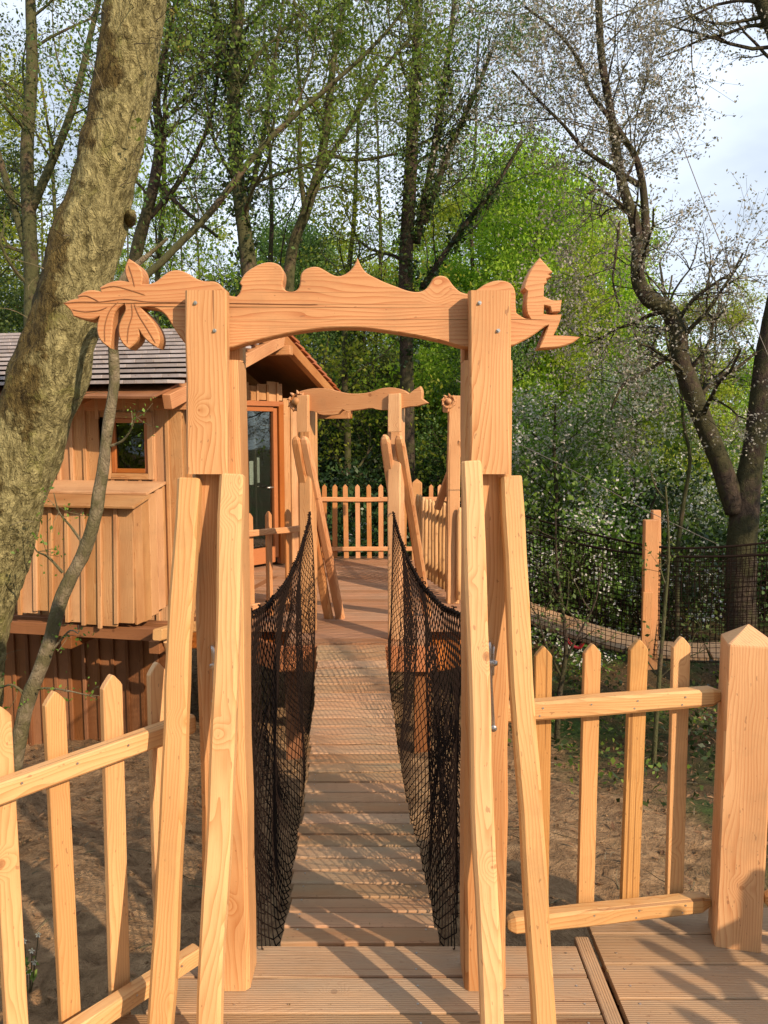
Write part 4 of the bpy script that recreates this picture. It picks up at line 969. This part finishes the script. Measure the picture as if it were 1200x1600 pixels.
# ---- forked tree on the right
def hero_tree(name, label, cat, Y, limbs, bark, leafm, c, extra=True, dens=1.0, ivy=None, startk=.35, blen=1.3, bn=10, group=None, ws=.64):
    p0 = P(limbs[0][0][0], limbs[0][0][1], Y); t = thing(name, label, cat, p0, group); bk = MB(); tw = MB(); lv = Leaves(); iv = Leaves()
    for li, kp in enumerate(limbs):
        sp, rr = hero_path(kp, Y, 7); rr = [q_ * ws for q_ in rr]; organic(bk, sp, rr, 14 if rr[0] > .08 else 8, .05, 1, 3)
        n = len(sp); cnt = int(bn * dens * (n / 42 + .3))
        for q in range(cnt):
            i = int(rnd(startk if li == 0 else .12, .99) * (n - 1)); e = (sp[min(n - 1, i + 1)] - sp[max(0, i - 1)]).normalized(); sdv = rdir(); sdv = (sdv - e * sdv.dot(e)).normalized()
            grow(tw, lv, sp[i], (e * .45 + sdv * .9 + Z * .15).normalized(), blen * rnd(.6, 1.3), max(.008, rr[i] * .3), 1, c)
        if ivy and ivy[li % len(ivy)]:
            a0, a1, dn_ = ivy[li % len(ivy)]
            for i in range(int(a0 * n), int(a1 * n)):
                lv_n = int(dn_); r_ = rr[i] * 1.1 + .03
                for k in range(lv_n):
                    a = rnd(0, 6.28); q = sp[i] + V((math.cos(a) * r_, math.sin(a) * r_, rnd(-.1, .1))); iv.add(q, 3, (.05, .05, .07), .075)
    tk = bk.build('trunk', M[bark], t, True); tw.build('branches', M[bark], t)
    if lv.c: lv.build('crown', M[leafm], t)
    if iv.c: iv.build('ivy', M['leaf_ivy'], t)
    return t
hero_tree('forked_tree', 'dark forked tree on the right whose bare limbs curve up from a low fork', 'tree', 9.6,
    [[(1165, 1200, 80), (1160, 1050, 72), (1158, 900, 66), (1163, 800, 62), (1180, 690, 48), (1197, 560, 46), (1222, 430, 42), (1250, 300, 38), (1240, 150, 34), (1212, 60, 30), (1180, -20, 26), (1150, -100, 22)],
     [(1150, 800, 48), (1128, 730, 44), (1092, 640, 42), (1064, 560, 40), (1058, 515, 40), (1044, 485, 38), (1014, 466, 36), (997, 436, 30), (996, 385, 25), (990, 340, 24), (972, 285, 20), (955, 180, 17), (940, 90, 16), (935, 0, 14), (930, -90, 10)],
     [(1006, 400, 22), (1008, 330, 18), (998, 260, 15), (975, 215, 12), (945, 175, 10), (920, 140, 9), (905, 95, 8), (870, 50, 6), (820, 10, 5)],
     [(1000, 290, 14), (960, 265, 11), (915, 235, 9), (880, 195, 7), (845, 160, 6), (800, 110, 5)],
     [(1049, 555, 12), (1010, 580, 10), (975, 600, 7), (955, 640, 5)],
     [(968, 345, 6), (962, 400, 6), (958, 440, 5), (968, 480, 4)],
     [(985, 330, 7), (940, 298, 6), (918, 303, 5)]],
    'bark_dark', 'blossom_grey', cfg(maxl=3, kids=(0, 5, 5), spread=1.0, wig=.28, up=.02, leaf_n=4, leaf_s=.036, leaf_sp=(.035, .035, .03), lenf=.62), startk=.72, blen=1.15, bn=10, ws=.70)
# ---- ivy clad trunks and slender trees behind the cabin
c_slim = cfg(maxl=3, kids=(0, 6, 5), spread=.95, wig=.3, up=.04, leaf_n=2, leaf_s=.05, leaf_sp=(.08, .08, .07), lenf=.62)
hero_tree('woodland_tree', 'warm lit trunk with ivy rising behind the left end of the carved beam', 'tree', 10.5,
    [[(425, 900, 42), (405, 600, 40), (390, 430, 38), (378, 330, 34), (368, 240, 32), (365, 130, 30), (372, 20, 26), (380, -120, 22)],
     [(375, 140, 16), (345, 60, 12), (325, -30, 9)], [(385, 330, 14), (410, 220, 11), (425, 120, 9), (440, 20, 7), (450, -80, 6)], [(370, 150, 12), (400, 90, 9), (430, 60, 7), (470, 20, 5)]],
    'bark_mid', 'leaf_spring', c_slim, ivy=((.25, .8, 8), (0, 1, 4), (0, .4, 5), None), bn=10)
hero_tree('woodland_tree', 'pale diagonal limb crossing low behind the carved beam from left to upper right', 'tree', 9.2,
    [[(150, 640, 26), (200, 470, 24), (262, 400, 22), (330, 330, 20), (400, 240, 18), (450, 190, 16), (520, 130, 13), (580, 75, 11), (620, 30, 8), (660, -30, 6)],
     [(450, 190, 8), (480, 120, 6), (495, 40, 5), (500, -60, 4)]], 'bark_mid', 'leaf_spring', c_slim, startk=.3, blen=.9, bn=12, ws=.5)
hero_tree('woodland_tree', 'forking slender trunk rising behind the middle of the carved beam', 'tree', 12,
    [[(430, 800, 30), (448, 520, 28), (455, 400, 26), (478, 330, 24), (500, 260, 22), (512, 180, 19), (522, 90, 15), (540, 0, 12), (560, -90, 9)],
     [(478, 340, 14), (468, 250, 11), (470, 160, 9), (462, 60, 7)], [(500, 270, 14), (550, 190, 11), (590, 120, 9), (640, 60, 7)], [(505, 240, 10), (560, 250, 8), (620, 240, 6)]],
    'bark_mid', 'leaf_spring', c_slim, bn=11)
hero_tree('ivy_clad_tree', 'tall dark trunk wrapped in ivy standing behind the right half of the beam', 'tree', 13,
    [[(640, 900, 34), (636, 600, 34), (634, 430, 34), (640, 300, 32), (646, 180, 28), (652, 60, 22), (655, -60, 18)],
     [(650, 380, 20), (676, 250, 18), (692, 140, 15), (706, 40, 12), (716, -60, 9)], [(662, 350, 18), (700, 240, 15), (740, 150, 12), (768, 80, 9)], [(660, 450, 16), (720, 360, 13), (775, 290, 10), (815, 220, 8)]],
    'bark_dark', 'leaf_mid', c_slim, ivy=((.2, .95, 16), (.05, .6, 12), (.05, .65, 12), (.05, .7, 12)), bn=11)
hero_tree('woodland_tree', 'blurred pale trunk at the left edge behind the leaning tree', 'tree', 12,
    [[(60, 900, 40), (52, 600, 38), (48, 400, 34), (42, 250, 30), (50, 100, 26), (45, -50, 20)], [(48, 330, 22), (110, 180, 18), (140, 60, 13), (165, -40, 10)], [(50, 420, 20), (0, 250, 15), (-40, 120, 12)]],
    'bark_mid', 'leaf_mid', cfg(maxl=3, kids=(0, 5, 4), leaf_n=3, leaf_s=.055, leaf_sp=(.14, .14, .12), up=.03), bn=11)
hero_tree('woodland_tree', 'dark stem close right of the leaning trunk above the cabin roof', 'tree', 11,
    [[(180, 800, 34), (195, 520, 32), (212, 400, 30), (238, 300, 26), (250, 220, 24), (245, 150, 18), (262, 60, 14), (285, -40, 10)], [(225, 350, 14), (290, 270, 11), (330, 180, 9), (345, 60, 7)], [(240, 280, 12), (290, 330, 10), (340, 370, 8)]],
    'bark_dark', 'leaf_mid', c_slim, bn=13)
hero_tree('sunlit_sapling', 'yellow lit crooked sapling stem behind the second bridge netting', 'sapling', 10.5,
    [[(1060, 1150, 12), (1058, 900, 12), (1066, 800, 11), (1078, 720, 9), (1068, 660, 8), (1062, 600, 7), (1040, 520, 6), (1050, 430, 4)]], 'bark_mid', 'leaf_spring', cfg(maxl=3, kids=(0, 4, 3), leaf_n=3, leaf_s=.045, leaf_sp=(.08, .08, .08)), bn=6, blen=.6)
hero_tree('bare_sapling', 'thin bare forked sapling behind the right hand pickets', 'sapling', 7.0,
    [[(868, 1200, 16), (874, 1090, 14), (884, 1020, 12), (880, 960, 9), (870, 880, 6), (868, 800, 4)], [(884, 1030, 8), (905, 990, 6), (930, 940, 5), (940, 880, 3)], [(878, 1060, 7), (850, 1000, 5), (840, 950, 3)]], 'bark_dark', 'leaf_mid', cfg(maxl=3, kids=(0, 3, 2), leaf_n=1, leaf_s=.04, leaf_sp=(.06, .06, .06)), bn=5, blen=.4)
hero_tree('bare_sapling', 'slim brown sapling behind the fourth picket from the gateway', 'sapling', 6.2,
    [[(1018, 1290, 14), (1022, 1180, 13), (1030, 1060, 11), (1038, 960, 9), (1045, 860, 6), (1040, 760, 4)]], 'bark_mid', 'leaf_mid', cfg(maxl=3, kids=(0, 3, 2), leaf_n=1, leaf_s=.04, leaf_sp=(.06, .06, .06)), bn=4, blen=.4)
# ---- prototypes for the background wood
def proto(kind, h, c, barkm, leafm, nb, r0, leanx=.1, crown_from=.3, blen=.3):
    t = bpy.data.objects.new(kind, None); C.objects.link(t); bk = MB(); tw = MB(); lv = Leaves(); pts = [V((0, 0, -.6))]; d = V((rnd(-leanx, leanx), rnd(-leanx, leanx), 1)).normalized(); n = 12
    for i in range(n): d = (d + rdir() * .09 + Z * .05).normalized(); pts.append(pts[-1] + d * (h / n))
    rr = [r0 * (1 - .8 * i / n) for i in range(n + 1)]; tube(bk, pts, rr, 9, 1)
    for q in range(nb):
        u = rnd(crown_from, .98); i = int(u * n); e = (pts[min(n, i + 1)] - pts[i]).normalized(); sdv = rdir(); sdv = (sdv - e * sdv.dot(e)).normalized()
        grow(tw, lv, pts[i], (e * .5 + sdv * .85).normalized(), h * blen * rnd(.6, 1.2) * (1.15 - u * .6), max(.012, rr[i] * .4), 1, c)
    bk.build('trunk', M[barkm], t, True); tw.build('branches', M[barkm], t)
    if lv.c: lv.build('crown', M[leafm], t)
    if kind == 'blossoming_tree':
        lg_ = Leaves(); [lg_.add(tuple(c_.mean(0)), 4, (.12, .12, .08), .06) for c_ in lv.c]; lg_.build('leaves', M['leaf_spring'], t)
    return t
def bush(kind, r, h, n, leafm, size, stems=9, barkm='bark_dark'):
    t = bpy.data.objects.new(kind, None); C.objects.link(t); bk = MB(); lv = Leaves()
    for i in range(stems):
        a = rnd(0, 6.28); e = V((math.cos(a) * r * rnd(.2, .8), math.sin(a) * r * rnd(.2, .8), h * rnd(.6, .95))); pts = spline([V((0, 0, -.3)), e * .4 + rdir() * .15, e * .75 + rdir() * .15, e], 3)
        tube(bk, pts, [.03 * (1 - .8 * i_ / len(pts)) for i_ in range(len(pts))], 5, 1)
        for k in range(int(n / stems / 26)):
            q = random.choice(pts[3:]) + V((NP.normal() * r * .32, NP.normal() * r * .32, NP.normal() * h * .17)); q.z = max(.1, q.z); lv.add(q, 26, (.16, .16, .12), size)
    bk.build('stems', M[barkm], t); lv.build('crown', M[leafm], t); return t
def copy_tree(root, loc, rz, sc, name, label, cat, group):
    r = root.copy(); C.objects.link(r); r.name = name; r.location = loc; r.rotation_euler = (0, 0, rz); r.scale = (sc, sc, sc * rnd(.9, 1.15)); tag(r, label, cat, group)
    for ch in list(root.children):
        c = ch.copy(); C.objects.link(c); c.parent = r
    return r
protos = []
pt = {}
pt['slim'] = proto('slender_tree', 11, cfg(maxl=3, kids=(0, 6, 5), leaf_n=3, leaf_s=.075, leaf_sp=(.12, .12, .10), up=.06, wig=.3), 'bark_mid', 'leaf_lime', 20, .09, .12, .25, .22)
pt['budding'] = proto('budding_tree', 11, cfg(maxl=3, kids=(0, 5, 4), leaf_n=4, leaf_s=.055, leaf_sp=(.10, .10, .08), up=.06, wig=.3), 'bark_dark', 'leaf_spring', 24, .09, .15, .2, .24)
pt['lime'] = proto('bright_green_tree', 9, cfg(maxl=3, kids=(0, 7, 5), leaf_n=9, leaf_s=.085, leaf_sp=(.2, .2, .07), up=.02), 'bark_mid', 'leaf_lime', 36, .12, .1, .12, .26)
pt['dark'] = proto('ivy_dark_tree', 9, cfg(maxl=3, kids=(0, 5, 4), leaf_n=10, leaf_s=.085, leaf_sp=(.2, .2, .2), up=.05), 'bark_dark', 'leaf_mid', 26, .16, .1, .1, .18)
pt['blossom'] = proto('blossoming_tree', 4.6, cfg(maxl=3, kids=(0, 5, 4), leaf_n=4, leaf_s=.052, leaf_sp=(.10, .10, .07), up=.02), 'bark_dark', 'blossom', 26, .07, .2, .12, .3)
pt['bush'] = bush('evergreen_shrub', 1.3, 2.4, 6500, 'leaf_ivy', .085)
pt['gbush'] = bush('leafy_shrub', 1.2, 2.0, 4500, 'leaf_mid', .075)
pt['sbush'] = bush('spring_shrub', 1.2, 2.0, 3200, 'leaf_spring', .07)
def put(kind, px, Y, sc, label, cat='tree', group=None):
    x = (px - 600) / FPX * Y; r = pt[kind]
    return copy_tree(r, (x, Y, gz(x, Y) - .1), rnd(0, 6.28), sc, r.name.split('.')[0], label, cat, group)
# placed by bearing (photo column) and distance in metres
for (k, px, Y, s, lab) in (
    ('blossom', 895, 11.5, 1.0, 'white blossoming small tree directly behind the seated gnome carving'), ('blossom', 965, 12.6, 1.02, 'white blossoming small tree between the gnome carving and the forked tree'),
    ('blossom', 1065, 13.5, .62, 'low white blossoming tree beside the fork of the dark tree'), ('blossom', 860, 13.5, .8, 'white blossoming tree close right of the near gateway post'),
    ('lime', 850, 20, 1.0, 'bright lime green tree rising above the gnome carving'), ('lime', 940, 24, .95, 'lime green tree behind the curved limb of the forked tree'), ('lime', 1110, 27, .85, 'yellow green tree low at the right below the open sky'),
    ('lime', 1040, 16, .6, 'small bright green tree seen through the crook of the forked tree'), ('lime', 960, 17, .80, 'lime green tree filling the crook between the gnome and the forked tree'), ('lime', 820, 18, .95, 'lime green tree above the seated gnome'), ('lime', 880, 15.5, .72, 'lime green tree just behind the blossom right of the near gateway'), ('lime', 760, 20, .95, 'lime green tree behind the right end of the beam'), ('lime', 1190, 24, .6, 'yellow green tree at the right edge behind the forked tree'),
    ('dark', 700, 14.5, .62, 'dark ivy covered tree behind the far gateway'), ('dark', 590, 16, .60, 'dark green tree filling the far gateway opening'), ('dark', 770, 15.5, .6, 'dark green tree between the two near gateway braces'),
    ('dark', 30, 13.5, .75, 'shady green tree behind the leaning trunk'), ('dark', 300, 18, .7, 'green tree low behind the cabin ridge'), ('dark', 150, 16, .7, 'green tree behind the cabin roof left of the thin stem'),
    ('slim', 270, 15, 1.0, 'slender spring tree above the carved leaves'), ('slim', 560, 15, 1.0, 'slender spring tree above the pointed peak of the beam'), ('slim', 120, 17, 1.05, 'slender spring tree hidden partly by the leaning trunk'), ('slim', -30, 15, 1.0, 'slender spring tree at the left edge'),
    ('budding', 440, 16, 1.05, 'budding tree between the warm trunk and the forking trunk'), ('budding', 600, 19, 1.1, 'budding bare tree left of the ivy clad trunk'), ('budding', 740, 18, 1.0, 'budding bare tree right of the ivy clad trunk'), ('lime', 800, 16, .9, 'lime green tree close behind the near right post')):
    put(k, px, Y, s, lab)
for (k, px, Y, s_, lab) in (('lime', 250, 21, .75, 'yellow green tree beyond the cabin ridge, left of the warm trunk'), ('dark', 420, 19, .85, 'dense green tree behind the warm lit trunk'), ('lime', 520, 23, .8, 'yellow green tree behind the forking trunk'), ('dark', 610, 21, .85, 'dense green tree just left of the ivy clad trunk'),
    ('dark', 730, 22, .8, 'dense green tree between the ivy clad trunk and the near right post'), ('lime', 670, 18, .7, 'yellow green tree showing through the ivy clad trunks'), ('dark', 70, 19, .95, 'dense green tree behind the pale trunk at the left edge'), ('dark', 340, 23, .95, 'dense green tree far beyond the diagonal limb')):
    put(k, px, Y, s_, lab)
grp = 'far trees of the wood'
for i in range(28):
    px = -250 + (i * 67.3) % 1420 + rnd(-25, 25); Y = rnd(20, 36); k = random.choice(['slim', 'budding', 'slim', 'budding', 'dark', 'lime'])
    sc = rnd(.85, 1.15)
    if px > 980: k = 'lime'; sc = rnd(.45, .6)
    elif px > 800: k = random.choice(['budding', 'lime', 'slim']); sc *= .75
    put(k, px, Y, sc, {'slim': 'slender spring tree standing deep in the wood', 'budding': 'bare budding tree standing deep in the wood', 'dark': 'dense green tree standing deep in the wood', 'lime': 'yellow green tree standing deep in the wood'}[k], 'tree', grp + ' (' + k + ')')
for i in range(46):
    px = -200 + (i * 61.7) % 1560 + rnd(-20, 20); Y = rnd(11.5, 20)
    if px < 520 and Y < 14: Y += 3.5
    k = random.choice(['bush', 'bush', 'gbush', 'sbush']); put(k, px, Y, rnd(.8, 1.35), {'bush': 'dark evergreen shrub in the undergrowth', 'gbush': 'leafy green shrub in the undergrowth', 'sbush': 'light green spring shrub in the undergrowth'}[k], 'shrub', 'undergrowth shrubs (' + k + ')')
for i, (az, dd) in enumerate(((-75, 9), (-50, 12), (-25, 10), (-5, 13), (5, 14), (-35, 17), (72, 15), (115, 12), (-95, 10), (45, 30), (-60, 20), (84, 17))):  # unseen trees beside and behind the camera, added for dapple and less skylight
    x = math.sin(R(az)) * dd; y = -math.cos(R(az)) * dd; k = ('slim', 'dark', 'lime')[i % 3]; r_ = pt[k]
    copy_tree(r_, (x, y, gz(x, 0) - .1), rnd(0, 6.28), rnd(.9, 1.2), r_.name.split('.')[0], {'slim': 'slender spring tree added out of view for dappled shade', 'dark': 'dense green tree added out of view for dappled shade', 'lime': 'yellow green tree added out of view for dappled shade'}[k], 'tree', 'unseen trees added for shade (' + k + ')')
# prototypes become real members too (behind the cabin, out of the way)
for i, (k, px, Y, lab) in enumerate((('slim', 330, 24, 'slender spring tree far behind the cabin'), ('budding', 200, 26, 'bare budding tree far behind the cabin'), ('lime', 690, 30, 'lime green tree far behind the ivy clad trunk'), ('dark', 500, 22, 'dense green tree far behind the cabin gable'), ('blossom', 1140, 16, 'white blossoming tree beside the right limb of the forked tree'), ('bush', 560, 12.5, 'evergreen shrub behind the far picket fence'), ('gbush', 830, 16, 'leafy shrub behind the start of the second bridge'), ('sbush', 1010, 17, 'light green shrub behind the stanchion of the second bridge'))):
    r = pt[k]; x = (px - 600) / FPX * Y; r.location = (x, Y, gz(x, Y) - .1); tag(r, lab, 'shrub' if 'bush' in k else 'tree')
# the far wood that reads as one mass, and ground cover
lv = Leaves()
for i in range(1500):
    a = rnd(-40, 40); Y = rnd(40, 56); z = gz(a, Y) + abs(NP.normal()) * 3.2; lv.add((a, Y, z), 22, (.8, .8, .6), .32)
tag(lv.build('far_woodland', M['leaf_mid'], None), 'far off mass of green woodland closing the view between the trunks', None, None, 'stuff')
lv = Leaves()
for i in range(2600):
    x = rnd(-9, 12); Y = rnd(4.5, 22); m = x + .1 * Y + .6 * max(0, Y - 7)
    if m < 2.1 + rnd(-.4, .6): continue
    lv.add((x, Y, gz(x, Y) + .06), 12, (.16, .16, .05), .06)
tag(lv.build('ground_ivy', M['leaf_ivy'], None), 'ivy and low plants covering the forest floor', None, None, 'stuff')
lv = Leaves()
for i in range(260):
    x = rnd(1, 8); Y = rnd(5, 13); lv.add((x, Y, gz(x, Y) + .12), 9, (.12, .12, .07), .045)
tag(lv.build('spring_herbs', M['leaf_spring'], None), 'light green herbs growing through the leaf litter', None, None, 'stuff')
# ---- pale heap under a sheet behind the far fence, red strap on the ground
mb = MB(); from mathutils import noise as mn
n1_, n2_ = 26, 12; vs = []
for j in range(n2_):
    for i in range(n1_):
        u = i / (n1_ - 1); v = j / (n2_ - 1); x = -.95 + 1.15 * u; yy = 13.2 + .9 * v; h = math.sin(math.pi * u) ** .4 * math.sin(math.pi * v) ** .4
        g0 = gz(x, yy); vs.append(V((x, yy, g0 + (.02 - g0 + .10 * mn.noise(V((x * 4, yy * 3, 0)))) * h)))
mb.add(vs, [(j * n1_ + i, j * n1_ + i + 1, (j + 1) * n1_ + i + 1, (j + 1) * n1_ + i) for j in range(n2_ - 1) for i in range(n1_ - 1)], vs)
tag(mb.build('sheeted_heap', M['white'], None, True), 'heap under a whitish sheet glimpsed between the pickets of the far fence', 'heap')
mb = MB(); tube(mb, spline([P(880, 985, 9.5), P(890, 1005, 9.5), P(905, 1012, 9.45), P(915, 1000, 9.4), P(922, 1010, 9.4)], 5), .022, 6, 1)
tag(mb.build('red_strap', M['redpaint'], None, True), 'red strap lying on the bank below the second net bridge', 'strap')
def scatter(name, label, n, fn, size, mat, flat=.35):
    mb = MB()
    for i in range(n):
        p = fn(); 
        if p is None: continue
        a = rnd(0, 6.28); l = size * rnd(.5, 1.3); u = V((math.cos(a), math.sin(a), rnd(-flat, flat))) * l; w_ = V((-math.sin(a), math.cos(a), rnd(-flat, flat))) * l * rnd(.25, .45)
        mb.add([p - u, p - w_ + V((0, 0, l * .2)), p + u + V((0, 0, l * .3 * random.random())), p + w_ + V((0, 0, l * .2))], [(0, 1, 2, 3)], [p] * 4, rnd(0, 1))
    tag(mb.build(name, mat, None), label, None, None, 'stuff')
M['litter'] = leafmat('dead_leaf', (.10, .05, .02), (.30, .18, .08), .15)
def g_any():
    x = rnd(-4, 7); y = rnd(1.8, 13); return V((x, y, gz(x, y) + .012)) if (random.random() < .5 or x > 1.0 + rnd(-.5, .5) or y > 8) else None
scatter('leaf_litter', 'brown dead leaves strewn over the soil and the bank', 13000, g_any, .026, M['litter'])
def g_deck():
    k = random.random()
    if k < .45: x = rnd(-.6, 1.9); y = rnd(1.2, 2.4); return V((x, y, .004))
    if k < .75:
        t = random.random(); c = bridge_c(t); return c + V((rnd(-.24, .24), 0, .018))
    return V((rnd(-.9, .7), rnd(6, 9.7), .004))
scatter('deck_litter', 'small dry leaf scraps and blossom petals lying on the boards', 150, g_deck, .006, M['litter'], .1)
mb = MB()
for i in range(900):
    x = rnd(-3, 6); y = rnd(2, 11); p = V((x, y, gz(x, y) + .012)); a = rnd(0, 6.28); l = rnd(.04, .2); q = p + V((math.cos(a) * l, math.sin(a) * l, rnd(0, .03))); q.z = gz(q.x, q.y) + rnd(.01, .03)
    tube(mb, [p, lerp(p, q, .5) + rdir() * l * .08, q], [.003, .0025, .001], 3, 1, caps=False)
tag(mb.build('fallen_twigs', M['bark_thin'], None), 'small twigs littering the soil', None, None, 'stuff')
def screws(par, pts, nz_=Z, r=.0035):
    mb = MB()
    for p in pts: tube(mb, [p, p + nz_ * .0012], r, 7, 1)
    o = mb.build('screw_heads', M['steel'], par); o['kind'] = 'stuff'
screws(deck, [V((x + rnd(-.005, .005), 2.315 - bw * k - dy, .0)) for k in range(5) for x in (-.42, .1, .56, .72, 1.3) for dy in (.035, .108) if x > leftx(2.315 - bw * k) + .03])
screws(bridge, [bridge_c((k + .5) / nb) + V((sx * .21, dy, .0145)) for k in range(nb) for sx in (-1, 1) for dy in (-.028, .028)])
# ---- wires
def wire(label, pts, r):
    mb = MB(); tube(mb, spline(pts, 8), r, 5, 1); tag(mb.build('wire_rope', M['wire'], None, True), label, 'cable')
wire('thin guy wire slanting down from the treetops to the right edge', [P(985, 0, 8.8), P(1090, 290, 8.4), P(1200, 555, 8.0), P(1290, 760, 7.8)], .0045)
wire('thin wire running from the near right post down to the second bridge', [P(798, 688, 6.6), P(900, 738, 7.0), P(1005, 795, 7.3), P(1120, 850, 7.6)], .0035)
